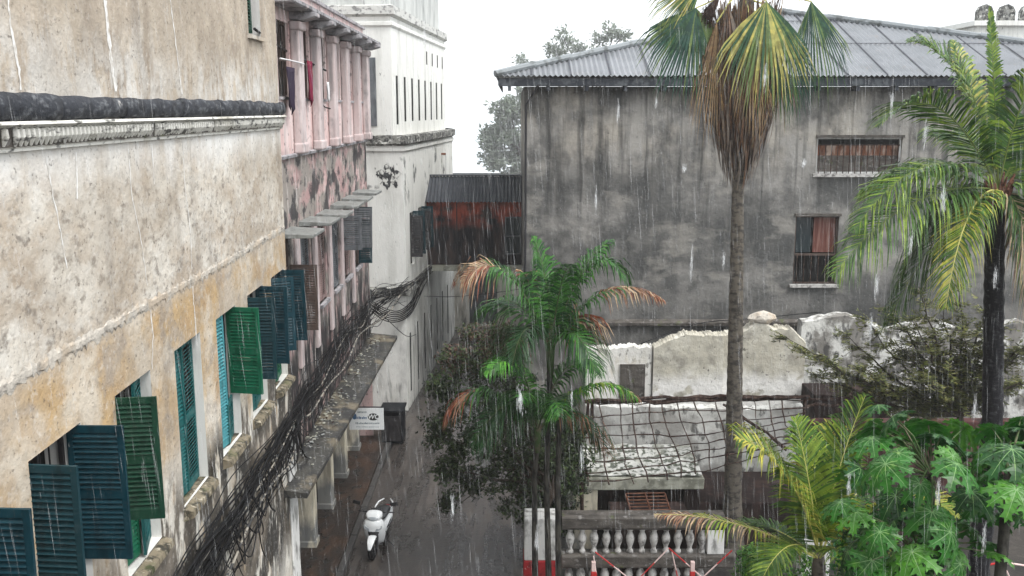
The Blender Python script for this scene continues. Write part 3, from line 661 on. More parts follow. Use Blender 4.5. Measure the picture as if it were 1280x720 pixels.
mb = MB(); mb.box(-.95, 26.8, -.62, -.58, 12.88, 13.14); mb.box(-.95, -.91, -.58, 13.8, 12.9, 13.14)
mb.box(-.9, 26.8, -.575, 0, 12.87, 12.90)
for k in range(20): mb.box(-.6+k*1.4, -.48+k*1.4, -.57, -.004, 12.70, 12.866)
mb.build('fascia', 'soffit', gb)
def gwin(hole, bars, kind):
    x0, x1, z0, z1 = hole[:4]; w = x1-x0; h = z1-z0; mb = MB(); e = .06
    mb.box(0,e,.10,.16,0,h); mb.box(w-e,w,.10,.16,0,h); mb.box(e,w-e,.10,.16,h-e,h); mb.box(e,w-e,.10,.16,0,e)
    if kind == 'low': mb.box(e,w-e,.04,.18,h*.42,h*.42+.06)
    o = mb.build('window', 'post_white' if kind == 'up' else 'brown_paint', gb, (x0, 0, z0))
    if kind == 'up':
        q = MB(); q.box(e,w-e,.2,.24,0,h*.5); q.build('panel', 'old_concrete', o)
        q = MB(); q.box(e,w-e,.2,.24,h*.5,h*.8); q.build('rusty_panel', 'rust', o)
    else:
        q = MB(); q.box(w*.46,w-e,.2,.23,h*.46,h-e); q.build('curtain', 'curtain', o)
        q = MB(); q.box(e,w*.4,.21,.23,h*.46,h-e); q.build('pane', 'dark_glass', o)
    q = MB()
    for k in range(bars): x = w*(k+.5)/bars; q.box(x-.014, x+.014, .02, .045, .0 if kind=='up' else .02, h*.8 if kind=='up' else h*.42)
    if kind == 'up': q.box(e, w-e, .015, .05, h*.78, h*.78+.04)
    q.build('bars', 'twig', o)
    q = MB(); q.box(-.12, w+.12, -.12, .0-.002, -.12, 0); q.build('sill', 'baluster', o)
    q = MB(); q.box(-.05, w+.05, -.10, -.002, h, h+.10); q.build('lintel', 'old_concrete', o)
gwin(H[0], 14, 'up'); gwin(H[1], 6, 'low')
# drain pipe at the left edge
mb = MB(); mb.tube([(.5,-.62,12.9),(.32,-.35,12.6),(.06,-.09,12.2),(.05,-.08,5)], .045, 6); mb.build('drainpipe', 'steel_dark', gb)
# plaster ledge low on wall
mb = MB(); mb.prism([(-.16,4.02),(-.002,4.14),(-.002,3.85),(-.16,3.9)], 'x', 0.5, 12); mb.v = [(v[0], v[1], v[2]) for v in mb.v]; mb.jitter(.02); mb.build('ledge', 'old_concrete', gb)

# ------------------------------------------------------------------ ruined walls in the courtyard
def ragged_wall(name, x0, x1, y, z0, tops, th, m, label, holes=()):
    mb = MB(); n = 70; pr = None; wz = 0
    for i in range(n+1):
        t = i/n; x = x0+(x1-x0)*t; u = t*(len(tops)-1); k = min(int(u), len(tops)-2); wz = wz*.85+random.gauss(0,.016); z = tops[k]+(tops[k+1]-tops[k])*(u-k)+wz
        a = [(x,y,z0),(x,y,z-.05),(x,y+.07,z+random.uniform(-.01,.01)),(x,y+th-.05,z+random.uniform(-.03,.03)),(x,y+th,z-.08),(x,y+th,z0)]
        if i in (0, n): mb.add(a, [tuple(range(6)) if i == 0 else tuple(range(6))[::-1]])
        if pr:
            for q in range(5): mb.quad(pr[q], a[q], a[q+1], pr[q+1])
        pr = a
    return tag(mb.build(name, m), label, 'wall')
rw = ragged_wall('ruined_wall', 2.55, 4.8, 32.0, -.1, [4.02,4.0,4.05,4.02], .4, 'ruin_white', 'bright white low wall with a small blocked doorway in front of the grey building')
mb = MB(); mb.box(3.72, 4.58, 31.93, 31.998, .5, 3.42); mb.build('blocked_door', 'old_concrete', rw)
mb = MB(); mb.prism([(0,0),(0,0)], 'y', 0, 0) if False else None
ragged_wall('ruined_wall', 4.85, 7.25, 31.9, -.1, [4.02,4.35,4.5,4.48,4.5], .55, 'ruin_beige', 'beige ruined wall behind the net, left of the tall palm trunk')
ragged_wall('ruined_wall', 7.3, 10.1, 32.1, -.1, [4.45,4.5,4.95,4.7,4.7,4.2], .55, 'ruin_beige', 'crumbling beige wall with a lump of rubble on top, right of the tall palm trunk')
rw = ragged_wall('ruined_wall', 10.2, 21, 33.0, -.1, [4.7,5.0,4.4,4.8,4.3,4.7,4.2,4.6], .5, 'ruin_patchy', 'long wet white wall seen through the feathery tree')
mb = MB(); mb.box(10.0, 12.6, 30.6, 32.0, -.1, 2.75); tag(mb.build('dark_shed', 'dark_wall', bevel=.03), 'low dark shed below the end of the crumbling wall', 'shed')
mb = MB()
bpy.ops.mesh.primitive_ico_sphere_add(subdivisions=2, radius=1); rk = bpy.context.object
for v in rk.data.vertices: v.co = Vector((v.co.x*.5, v.co.y*.3, v.co.z*.24))*random.uniform(.85,1.15)
rk.name = 'rubble_stone'; rk.location = atY(952, 408, 32.3); rk.location.z = 4.98; rk.data.materials.append(M['ridge_plaster']); tag(rk, 'pale lump of rubble balanced on top of the crumbling wall', 'stone')
mb = MB(); mb.box(9.6, 40, 29.6, 30.0, -.1, 2.15); tag(mb.build('maroon_wall', 'maroon_wall', bevel=.03), 'dark maroon wall running behind the papaya plants', 'wall')

# low house with moss speckled slab roof
lh = empty('low_house', (1.9, 24.2, 0), 0, 'low concrete outbuilding with a moss speckled slab roof under the stick net', 'outbuilding')
q0 = atY(735, 598, 24.2); q1 = atY(880, 598, 24.2); q2 = atY(735, 613, 24.2)
z1, z0 = q0.z, q2.z; xa, xb = q0.x-1.9-.1, q1.x-1.9
mb = MB(); mb.box(xa, xb, 0, 1.9, z0, z1); mb.jitter(.03); mb.build('roof_edge', 'slab_edge', lh, bevel=.03)
mb = MB(); nn = 14
for i in range(nn):
    for j in range(nn):
        pass
vs = [(xa+.03+(xb-xa-.06)*i/nn, .05+1.8*j/nn, z1+.03+.07*random.random()+.22*(j/nn)) for j in range(nn+1) for i in range(nn+1)]
mb.add(vs, [(j*(nn+1)+i, j*(nn+1)+i+1, (j+1)*(nn+1)+i+1, (j+1)*(nn+1)+i) for j in range(nn) for i in range(nn)])
mb.build('roof', 'slab_roof', lh)
mb = MB(); mb.box(xa+.1, xb-.1, 1.0, 1.8, -.1, z0-.04); mb.build('wall', 'dark_wall', lh)
p0 = atY(717, 612, 24.3); p1 = atY(747, 612, 24.3)
mb = MB(); mb.box(p0.x-1.9, p1.x-1.9, .06, .5, -.1, z0-.004); mb.build('pillar', 'cream_plaster', lh, bevel=.02)
mb = MB(); mb.box(xb-.5, xb-.1, .1, .5, -.1, z0-.004); mb.build('pillar', 'dark_wall', lh, bevel=.02)
mb = MB(); mb.box(xb+.1+1.9, 12.5, 25.2, 27.6, -.1, 1.25); tag(mb.build('dark_shed', 'dark_wall', bevel=.04), 'dark shed behind the tall palm trunk', 'shed')
mb = MB(); mb.box(7.4, 8.15, 22.9, 23.3, -.1, 1.5); tag(mb.build('white_post', 'post_white', bevel=.04), 'mouldy white masonry post behind the yellow palm fronds', 'post')
pw = atY(733, 508, 28.0); pw2 = atY(1004, 508, 28.0)
ragged_wall('pale_wall', pw.x, pw2.x, 28.0, -.1, [pw.z,pw.z+.05,pw.z-.03,pw.z+.02], .3, 'ruin_patchy2', 'pale low wall seen straight through the sagging net of sticks')
# wooden pallet leaning on the ledge
t = empty('wooden_crate', (0,0,0), 0, 'reddish slatted wooden crate lying on the dark ledge behind the balustrade', 'crate')
c0 = atY(782, 617, 23.6); wv = Vector((1.02, 0, .02)); dv = Vector((.10, -.28, -.34))
mb = MB()
for k in range(6):
    s = c0 + dv*(k/5); mb.bar(s, s+wv, .04, .02)
mb.build('slats', 'pallet_wood', t)
mb = MB()
for e in (0, .5, 1): mb.bar(c0+wv*e+Vector((0,0,-.02)), c0+wv*e+dv+Vector((0,0,-.02)), .03, .05)
mb.bar(c0+dv+Vector((0,0,-.06)), c0+wv+dv+Vector((0,0,-.06)), .03, .1)
mb.build('frame', 'pallet_wood', t)
mb = MB(); mb.box(c0.x-.4, c0.x+1.6, 23.25, 24.1, -.1, c0.z-.42); tag(mb.build('concrete_ledge', 'dark_wall', bevel=.03), 'dark concrete ledge under the wooden crate', 'ledge')

# ------------------------------------------------------------------ balustrade
BY = 22.5
bal = empty('balustrade', (0, BY, 0), 0, 'weathered two tier concrete balustrade with white bottle balusters edging the terrace', 'balustrade')
rt = atY(700, 642, BY).z; rb = atY(700, 660, BY).z; mt = atY(700, 690, BY).z; mbz = atY(700, 706, BY).z; xl = atY(702, 650, BY).x; xr = atY(905, 650, BY).x
mb = MB(); mb.prism([(-.16,rb+.03),(-.19,rb+.08),(-.19,rt-.06),(-.12,rt),(.22,rt),(.22,rb),(-.12,rb)], 'x', xl, xr); mb.jitter(.006); mb.build('top_rail', 'old_concrete', bal, bevel=.012)
mb = MB(); mb.prism([(-.18,mbz),(-.20,mbz+.05),(-.20,mt-.05),(-.14,mt),(.2,mt),(.2,mbz)], 'x', xl, xr+.3); mb.jitter(.006); mb.build('middle_rail', 'old_concrete', bal, bevel=.012)
mb = MB(); mb.box(xl, xr+.3, -.15, .15, -.1, .16); mb.build('base', 'old_concrete', bal, bevel=.02)
def bprof(h): return [(.055,0),(.075,.02*h),(.06,.1*h),(.05,.16*h),(.085,.3*h),(.098,.42*h),(.085,.56*h),(.05,.74*h),(.045,.84*h),(.07,.9*h),(.08,1.0*h)]
hu = rb - mt; hl = mbz - .16
mb = MB(); mb.lathe(0,0,[(r_*1.15, hu-z) for r_, z in bprof(hu)][::-1],10); bu = mb.build('baluster', 'baluster', bal, (0,0,mt), smooth=True)
mb = MB(); mb.lathe(0,0,[(r_*1.15, hl-z) for r_, z in bprof(hl)][::-1],10); bl = mb.build('baluster', 'baluster', bal, (0,0,.16), smooth=True)
n = 12; first = True
for k in range(n):
    x = xl + .22 + .30*k
    if x > xr-.5: continue
    if first: bu.location = (x, 0, mt); bl.location = (x-.02, 0, .16); first = False
    else: clone(bu, bal, (x, 0, mt)); clone(bl, bal, (x-.02, 0, .16))
pa = atY(655, 690, BY); pb = atY(700, 690, BY)
mb = MB(); w0, w1 = pa.x, pb.x-.01; zz0, zz1 = atY(0, 714, BY).z, atY(0, 693, BY).z
mb.box(w0, w1, -.35, .35, -.1, zz0); mb.box(w0, w1, -.35, .35, zz1, rt+.0); mb.build('end_post', 'post_white', bal, bevel=.03)
mb = MB(); mb.box(w0-.02, w1+.02, -.37, .37, zz0, zz1); mb.build('red_band', 'post_red', bal, bevel=.03)
mb = MB(); mb.box(xr-.42, xr, -.14, .14, mt, rb); mb.build('end_post', 'post_white', bal, bevel=.02)
mb = MB(); mb.box(w1-.3, w1, -.3, 1.9, 2.1, 2.3) if False else None
# red and white barrier rods
bz = empty('barrier', (0, 21.9, 0), 0, 'red and white painted folding barrier of thin rods in front of the balustrade', 'barrier')
def P2(x, y, Y=21.9): v = atY(x, y, Y); return Vector((v.x, v.y-21.9, v.z))
for x in (742, 866):
    a = P2(x, 697); mb = MB(); mb.box(a.x-.06, a.x+.06, -.06, .06, .0, a.z-.35); mb.build('post', 'red_paint', bz, bevel=.015); mb = MB(); mb.box(a.x-.05, a.x+.05, -.05, .05, a.z-.348, a.z-.1); mb.build('post', 'pale_pink_paint', bz, bevel=.01)
for a, b, m in [((744,690),(790,726),'red_paint'),((800,722),(836,685),'red_paint'),((836,685),(878,722),'red_paint'),((878,722),(915,688),'pale_pink_paint'),((840,690),(850,735),'pale_pink_paint'),((742,695),(748,735),'pale_pink_paint'),((764,735),(800,722),'red_paint')]:
    A = P2(*a); B = P2(*b); C = A.lerp(B, .5)
    mb = MB(); mb.tube([A, C], .016, 6, 0); mb.tube([C, B], .016, 6, 1); mb.build('rod', [m, 'pale_pink_paint' if m == 'red_paint' else 'red_paint'], bz)
bz2 = empty('barrier', (0, 21.0, 0), 0, 'thin red and white barrier rod at the bottom right corner of the courtyard', 'barrier')
def P3(x, y): v = atY(x, y, 21.0); return Vector((v.x, 0, v.z))
mb = MB(); mb.tube([P3(1235,706), P3(1253,703)], .025, 6, 0); mb.tube([P3(1253,703), P3(1275,706), P3(1300,710)], .025, 6, 1); mb.tube([P3(1253,703), P3(1262,722)], .02, 6, 1); mb.build('rod', ['red_paint','pale_pink_paint'], bz2)
mb = MB(); a = P3(1253,703); mb.box(a.x-.04, a.x+.04, -.04, .04, 0, a.z+.03); mb.build('post', 'steel_dark', bz2)

# ------------------------------------------------------------------ net of sticks (pergola)
pg = empty('stick_pergola', (0, 26, 0), 0, 'sagging brown net of knotted sticks stretched over the low outbuilding', 'pergola')
def bil(u, v):
    # corners in photo: top-left, top-right, bottom-right, bottom-left with depth
    TL = atY(737, 503, 26.9); TR = atY(1008, 500, 27.2); BR = atY(1000, 556, 24.6); BL = atY(724, 606, 23.6)
    p = TL.lerp(TR, u).lerp(BL.lerp(BR, u), v); p.z -= .25*math.sin(PI*u)*v + .12*math.sin(PI*v)*(1-.3*u); p.y -= 26
    return p
def stick(pf, n, r, name='stick'):
    mb = MB(); mb.tube([pf(i/n)+Vector((random.gauss(0,.022),random.gauss(0,.02),random.gauss(0,.022))) for i in range(n+1)], [r*random.uniform(.7,1.35) for _ in range(n+1)], 6)
    mb.build(name, 'twig', pg)
for k in range(13):
    u = k/12; off = random.uniform(-.018,.018)
    stick(lambda s, u=u, off=off: bil(u*.93-.04+.11*s+off+.012*math.sin(5*s+9*u), s*1.04-.02), 9, .018)
for k in range(8):
    v = k/7.2
    stick(lambda s, v=v: bil(s*1.02-.01, v+.02*math.sin(s*7+v*9)), 18, .017)
for k in range(3): stick(lambda s, k=k: bil(s*1.03-.015, -.02+.012*k+.02*math.sin(s*5+k))+Vector((0,0,.05*k)), 20, .045, 'top_pole')
for k in range(2): stick(lambda s, k=k: atY(1005+100*s, 500-4*s+8*k, 27.2)-Vector((0,26,0)), 6, .04, 'top_pole')
for a, b in (((905,505),(985,560)), ((725,600),(735,505))):
    stick(lambda s, a=a, b=b: atY(a[0]+(b[0]-a[0])*s, a[1]+(b[1]-a[1])*s, 26.4)-Vector((0,26,0)), 6, .05)
for x, y, Y in ((740,503,26.9),(1006,500,27.2),(727,604,23.6),(998,556,24.6)):
    p = atY(x, y, Y); mb = MB(); mb.tube([(p.x,p.y-26,-.1),(p.x+.03,p.y-26,p.z*.5),(p.x,p.y-26,p.z)], .05, 7); mb.build('post', 'twig', pg)

# ------------------------------------------------------------------ crenellated tower far right
tw = empty('white_tower', (26.5, 62, 0), 0, 'white flat topped tower with rounded battlements, far behind the grey building', 'building')
tl = atY(1222, 22, 62); mb = MB(); mb.box(tl.x-26.5, tl.x-26.5+16, 0, 10, -.1, tl.z-.5); mb.build('wall', 'white_plaster', tw)
mb = MB(); mb.box(tl.x-26.5-.3, tl.x-26.5+16.3, -.3, 10.3, tl.z-.5+.003, tl.z-.2); mb.build('cornice', 'white_plaster', tw)
me = None
for k in range(12):
    x = tl.x-26.5-.1+k*1.35
    if me is None:
        mb = MB(); mb.prism([(0,0),(1.0,0),(1.0,.55),(.85,.85),(.5,1.0),(.15,.85),(0,.55)], 'y', 0, .4); me = mb.build('battlement', 'mossy_ledge', tw, (x, -.2, tl.z-.2))
    else: clone(me, tw, (x, -.2, tl.z-.2))

# ------------------------------------------------------------------ sign, kiosk
s0 = atY(436, 510, 28.6); s1 = atY(480, 537, 28.6)
sg = empty('shop_sign', (s0.x, 28.6, s1.z), 0, 'small white hanging sign with WC in a black oval under the shop canopy', 'sign')
W_, H_ = s1.x-s0.x, s0.z-s1.z
mb = MB(); mb.box(0, W_, -.02, .02, 0, H_); mb.build('board', 'sign_white', sg, bevel=.006)
mb = MB(); mb.add([(W_*.70+.168*math.cos(a)*1.0, -.024, H_*.60+.115*math.sin(a)) for a in [2*PI*i/28 for i in range(28)]], [tuple(range(28))]); mb.build('oval', 'sign_black', sg)
cu = bpy.data.curves.new('lettering', 'FONT'); cu.body = 'WC'; cu.size = .2; cu.align_x = 'CENTER'; cu.align_y = 'CENTER'; cu.offset = .004; cu.extrude = .002; cu.shear = .2
tmp_ = bpy.data.objects.new('tmp', cu); COL.objects.link(tmp_)
dg = bpy.context.evaluated_depsgraph_get(); tm = bpy.data.meshes.new_from_object(tmp_.evaluated_get(dg)); bpy.data.objects.remove(tmp_)
to = bpy.data.objects.new('lettering', tm); COL.objects.link(to); to.rotation_euler = (PI/2, 0, 0); to.location = (W_*.70, -.028, H_*.60); to.parent = sg; tm.materials.clear(); tm.materials.append(M['sign_white'])
mb = MB(); random.seed(3)
def strokes(x0, x1, z, h, mi):
    x = x0
    while x < x1:
        w = random.uniform(.012,.035); mb.box(x, x+w, -.0235, -.0205, z, z+h*random.uniform(.6,1), mi); mb.box(x, x+w+.012, -.0236, -.0206, z+h*.4, z+h*.55, mi); x += w+random.uniform(.012,.022)
strokes(.27, W_*.5, H_*.78, .06, 1); strokes(.22, W_*.5, H_*.5, .09, 0); strokes(.2, W_*.85, H_*.27, .06, 1); strokes(.22, W_*.85, H_*.12, .03, 1)
mb.add([(.17+.07*math.cos(a), -.024, H_*.62+.1*math.sin(a)) for a in [2*PI*i/16 for i in range(16)]], [tuple(range(16))], 0)
mb.build('small_print', ['sign_blue','sign_grey'], sg)
mb = MB(); mb.bar((-.5,0,H_+.03),(W_,0,H_+.03),.03,.03); mb.build('bracket', 'steel_dark', sg)
k0 = atZ(477, 556, .0); k1 = atZ(504, 556, .0)
ks = empty('dark_kiosk', (k0.x, k0.y, 0), 0, 'dark boxy street stall standing at the foot of the white building', 'stall')
w = k1.x-k0.x; mb = MB(); mb.box(0, w, 0, .9, .05, 1.25); mb.build('body', 'kiosk', ks, bevel=.02)
mb = MB(); mb.box(-.05, w+.05, -.08, .95, 1.255, 1.32); mb.build('top', 'kiosk', ks, bevel=.01)
mb = MB(); mb.box(.06, w-.06, -.02, -.003, .15, 1.1); mb.build('door', 'dark_wood_paint', ks)

# ------------------------------------------------------------------ cables
def cable(pts, r, m='cable_black', label=None, group='black cables strung along the left facades', name='power_cable'):
    # catmull-ish smoothing
    P = [Vector(p) for p in pts]; out = []
    for i in range(len(P)-1):
        p0, p1, p2, p3 = P[max(i-1,0)], P[i], P[i+1], P[min(i+2,len(P)-1)]
        for k in range(5):
            t = k/5; out.append(.5*((2*p1)+(p2-p0)*t+(2*p0-5*p1+4*p2-p3)*t*t+(-p0+3*p1-3*p2+p3)*t**3))
    out.append(P[-1]); mb = MB(); mb.tube(out, r, 5)
    return tag(mb.build(name, m, smooth=True), label or 'black cable sagging in the tangled bundle under the shuttered windows', 'cable', group)
random.seed(11)
for k in range(32):
    zo = random.gauss(0, .40) ; xo = abs(random.gauss(0, .09)); pts = []; ph = random.uniform(0, 6)
    y = 4.0
    while y < 37.5:
        wall = -4.5-.02*y if y < 20.6 else (-5.05-.003*y + .0 if y < 34 else -5.15+(y-34)*.24)
        tight = .35 if any(abs(y-q) < .7 for q in (20.9, 36.5)) else 1
        pts.append((wall+.10+xo*tight+random.uniform(0,.05)+(.03 if y>20.6 else 0), y, 5.28+.06*math.sin(y*.5)+zo*tight*1.0+.14*math.sin(y*.9+ph)*tight - (.1 if y > 30 else 0) + random.gauss(0, .03)))
        y += random.uniform(1.1, 1.7)
    if k < 12:
        for q in (39.5, 41.5, 43.0): pts.append((-4.25+.08*(q-37.8)+.22, q, 5.1+random.uniform(-.15,.1)))
    cable(pts, random.choice([.008,.010,.013,.018,.024]), 'cable_pale' if k % 20 == 4 else 'cable_black',
          'pale dusty cable running through the tangled bundle of black cables' if k % 20 == 4 else None)
# dangling ends and crossing ties below the bundle
for k in range(46):
    y = random.uniform(11.5, 20.4); x = -4.5-.02*y+random.uniform(.06,.25); z = 5.3+random.uniform(-.2,.3)
    dy = random.uniform(.3, 1.6); dz = random.uniform(.5, 1.6)
    cable([(x,y,z),(x+random.uniform(-.03,.1),y+dy*.4,z-dz*.7),(x+random.uniform(-.04,.05),y+dy,z-dz)] if k % 2 else [(x,y,z),(x+.1,y+dy*.5,z-dz*.55),(x,y+dy*1.2,z-.1)],
          random.choice([.008,.012,.016]), label='loose cable end or loop drooping from the bundle on the buff building', group='loose cable ends drooping from the bundle')
# loops at the white building corner
for k in range(7):
    a = atY(461+random.uniform(-3,3), 372+k*2.5, 34.2); b = atY(530+random.uniform(-6,4), 345+k*2, 40.5); mid_ = (a+b)/2; 
    mid_ = atY(500, 388+k*2.2, 37.2); m2 = atY(482, 386+k*2.5, 36); m3 = atY(516, 374+k*2.5, 38.5)
    cable([a, m2, mid_, m3, b], .022, label='cable looping across the corner ledge of the white building', group='cables looping across the white building corner')
cable([atY(470,385,35), atY(490,405,36.5), atY(508,420,37.3), atY(520,418,39)], .015, label='thin slack cable hanging below the loops on the white building corner', group='cables looping across the white building corner')
cable([atY(530,370,41), atY(560,371,41.5), atY(600,368,42), atY(660,360,36.5)], .014, label='single thin cable crossing the lane below the brown house', group='single cables crossing open air', name='overhead_cable')
cable([atX(318,36,-4.46,-.02), atY(345,56,21.5)+Vector((0,0,0)), atY(370,70,23.5), atY(407,88,26)], .028, label='thick dark cable slanting from the green upper shutter to the pink building', group='single cables crossing open air', name='overhead_cable')
cable([atY(350,73,21.0), atY(365,76,22.0), atY(380,80,23.0)], .018, 'white_cloth', label='white line stretched in front of the first pink pilasters', group='single cables crossing open air', name='overhead_cable')
cable([atY(403,95,26.5), atY(402,120,26.5), atY(404,132,26.6), atY(413,136,26.9)], .018, label='dark wire hooking down below the third upper window of the pink building', group='single cables crossing open air', name='overhead_cable')
cable([atY(800,430,31.5), atY(870,405,33), atY(940,398,34), atY(1027,390,35)], .018, label='thin cable stretched low across the grey wall', group='single cables crossing open air', name='overhead_cable')
#@@VEG

# ------------------------------------------------------------------ vegetation
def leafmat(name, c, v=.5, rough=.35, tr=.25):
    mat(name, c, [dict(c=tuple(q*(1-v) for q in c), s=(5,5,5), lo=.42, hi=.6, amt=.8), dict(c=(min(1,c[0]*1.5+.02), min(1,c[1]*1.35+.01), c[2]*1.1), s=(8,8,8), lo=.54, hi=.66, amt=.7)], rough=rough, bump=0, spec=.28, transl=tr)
leafmat('coco_green', (.070,.155,.030)); leafmat('coco_dark', (.032,.080,.022)); leafmat('coco_yellow', (.44,.43,.08)); leafmat('coco_lime', (.20,.30,.04))
leafmat('dead_frond', (.27,.145,.09), .5, .7); leafmat('dead_pale', (.48,.36,.24), .4, .7); leafmat('dead_red', (.22,.065,.035), .5, .7)
leafmat('areca_green', (.050,.17,.030)); leafmat('areca_dark', (.020,.070,.022)); leafmat('areca_bright', (.10,.32,.045))
leafmat('fan_green', (.035,.10,.045)); leafmat('fan_yellow', (.42,.40,.12)); leafmat('fan_mid', (.13,.20,.06)); leafmat('fan_blue', (.03,.085,.06))
leafmat('straw', (.36,.25,.14), .45, .8); leafmat('thatch', (.17,.10,.065), .5, .85); leafmat('thatch_dark', (.055,.036,.03), .5, .85); leafmat('thatch_grey', (.24,.20,.17), .4, .85)
leafmat('papaya_green', (.030,.145,.018), .45, .3); leafmat('papaya_dark', (.016,.080,.016), .45, .3); leafmat('papaya_light', (.065,.22,.024), .4, .3); leafmat('vein', (.16,.30,.11), .2, .5, .1)
leafmat('shrub_dark', (.018,.030,.014), .5, .4, .15); leafmat('shrub_mid', (.045,.075,.024), .5, .4, .15); leafmat('shrub_brown', (.10,.062,.046), .5, .5, .15); leafmat('shrub_light', (.08,.12,.05), .4, .4)
leafmat('bush_green', (.05,.15,.02), .5, .4); leafmat('bush_bright', (.13,.28,.03), .4, .4)
leafmat('olive', (.14,.165,.045), .45, .6); leafmat('olive_dark', (.045,.055,.022), .5, .6); leafmat('olive_pale', (.20,.20,.08), .4, .6)
leafmat('hazed_leaf', (.19,.23,.18), .4, .6)  # distance haze is put into the pale leaf colour
mat('palm_bark', (.13,.115,.095), [dict(c=(.04,.037,.035), s=(6,6,9), lo=.46, hi=.6, amt=.85), dict(c=(.17,.15,.125), s=(9,9,22), lo=.56, hi=.66, amt=.6)], bump=.8, bump2=.6)
mat('black_bark', (.009,.009,.011), [dict(c=(.05,.05,.055), s=(9,9,16), lo=.52, hi=.66, amt=.7), dict(c=(.12,.12,.12), s=(16,16,16), lo=.66, hi=.7, amt=.6)], rough=.55, bump=.9, bump2=.5)
mat('stem_green', (.05,.085,.03), [dict(c=(.12,.10,.07), s=(5,5,5), lo=.48, hi=.6)], bump=.3)
mat('stem_grey', (.05,.047,.04), [dict(c=(.015,.015,.014), s=(6,6,3), lo=.45, hi=.6)], bump=.4)
mat('branch', (.045,.035,.028), bump=.4); mat('rachis_yellow', (.42,.40,.13), bump=0, rough=.4); mat('rachis_green', (.13,.17,.05), bump=0, rough=.4)
mat('fibre', (.19,.09,.06), [dict(c=(.06,.03,.025), s=(16,16,9), lo=.48, hi=.6), dict(c=(.36,.16,.08), s=(9,9,9), lo=.6, hi=.7)], bump=.6)

def bez(P0, P1, P2, t): return P0*(1-t)**2 + P1*2*t*(1-t) + P2*t*t
def frond(parent, P0, P1, P2, n=46, L=.55, w=.028, droop=.5, mats=('coco_green','coco_dark','coco_green'), rach='rachis_green', rr=.022, tipbrown=1.1, vee=.25, name='frond', start=.12, label=None, brown=('dead_frond','dead_pale'), lift=0.0):
    P0, P1, P2 = Vector(P0), Vector(P1), Vector(P2); mb = MB(); k = 16
    ml = [rach] + list(mats) + list(brown)
    mb.tube([bez(P0,P1,P2,i/k) for i in range(k+1)], [rr*(1-.85*i/k) for i in range(k+1)], 5, 0)
    nm = len(mats)
    roll = random.uniform(-.35, .35)
    for i in range(n):
        t = start + (1-start)*(i+.5)/n; p = bez(P0,P1,P2,t); T = (bez(P0,P1,P2,min(1,t+.02)) - bez(P0,P1,P2,t-.02)).normalized()
        up = Vector((0,0,1)); S = T.cross(up)
        if S.length < .25: S = T.cross(Vector((0,-1,.2)))
        S.normalize(); N_ = S.cross(T).normalized(); S = (S*math.cos(roll)+N_*math.sin(roll)).normalized()
        prof = (math.sin(PI*min(1,(t-start)/(1-start)*.86+.14))**.6)
        for sd_ in (-1, 1):
            if random.random() < .05: continue
            l = L*prof*random.uniform(.82,1.1); a = R(22 + 30*t + random.uniform(-7,7))
            d = (S*sd_*math.cos(a) + T*math.sin(a) + N_*(vee+lift+random.uniform(-.1,.12))).normalized()
            dr = droop*random.uniform(.6,1.4)
            q1 = p + d*l*.42 + Vector((0,0,-dr*l*.08)); q2 = p + d*l*.78 + Vector((0,0,-dr*l*.34)); q3 = p + d*l*.98 + Vector((0,0,-dr*l*.78))
            wd = T*(w*.5); 
            b = t > tipbrown + random.uniform(-.08,.08)
            mi = (nm+1+random.randrange(len(brown))) if b else 1+random.randrange(nm)
            mb.add([p-wd*.5, p+wd*.5, q1+wd, q1-wd, q2+wd*.7, q2-wd*.7, q3], [(0,1,2,3),(3,2,4,5),(5,4,6)], mi)
    return mb.build(name, ml, parent) if not label else tag(mb.build(name, ml, parent), label)
def fpx(parent, B, base, ctrl, tip, dYc, dYt, **k):
    # frond through photo points, each at its own depth
    return frond(parent, base, atY(ctrl[0], ctrl[1], B+dYc)-parent.location, atY(tip[0], tip[1], B+dYt)-parent.location, **k)

# ---- tall coconut palm on the right
random.seed(21)
Y = 20.0; heart = atY(1248, 238, Y)
cp = empty('coconut_palm', (heart.x, Y, 0), 0, 'tall coconut palm with a black wet trunk and long arching fronds at the right edge', 'palm tree')
L0 = cp.location; hz_ = heart.z; mb = MB(); pts = []; rad = []
for i in range(60):
    t = i/59; z = -.1 + (hz_-.2)*t; pts.append((.34*min(1,(1-t)*2.2)-.0+.03*math.sin(t*3), .1*math.sin(t*2), z)); rad.append((.24-.05*t)*(1+.05*((i % 2)*2-1)) + (.07 if t < .05 else 0))
mb.tube(pts, rad, 12); mb.build('trunk', 'black_bark', cp, smooth=True)
mb = MB()
for k in range(40):
    a = random.uniform(0, 2*PI); r0 = .14; z = hz_ - random.uniform(.35, -.1)
    mb.tube([(r0*math.cos(a), r0*math.sin(a), z-.1), (r0*1.5*math.cos(a), r0*1.5*math.sin(a), z+.12), (r0*2.0*math.cos(a), r0*2.0*math.sin(a), z+.3)], [.05,.035,.015], 6)
mb.build('crown_fibre', 'fibre', cp)
hb = Vector((0,0,hz_))
G = dict(L=1.0, w=.046, droop=.55, n=112, mats=('coco_green','coco_dark','coco_green','coco_lime'))
D = lambda **k: {**G, **k}
fpx(cp, Y, hb, (1172,70), (1096,158), -.3, -.8, **D(droop=.25, vee=.1))
fpx(cp, Y, hb, (1212,60), (1140,52), .5, .9, **D(droop=.35))
fpx(cp, Y, hb, (1243,110), (1237,8), .2, .3, **D(L=.30, droop=.3, mats=('coco_lime','coco_green')))
fpx(cp, Y, hb, (1225,130), (1190,50), .1, 1.2, **D(L=.7, mats=('coco_lime','coco_green','coco_yellow')))
fpx(cp, Y, hb, (1268,120), (1318,60), -.3, -.6, **D())
fpx(cp, Y, hb, (1290,150), (1350,120), .3, .8, **D())
fpx(cp, Y, hb, (1160,150), (1066,290), -.6, -1.4, **D(droop=.8))
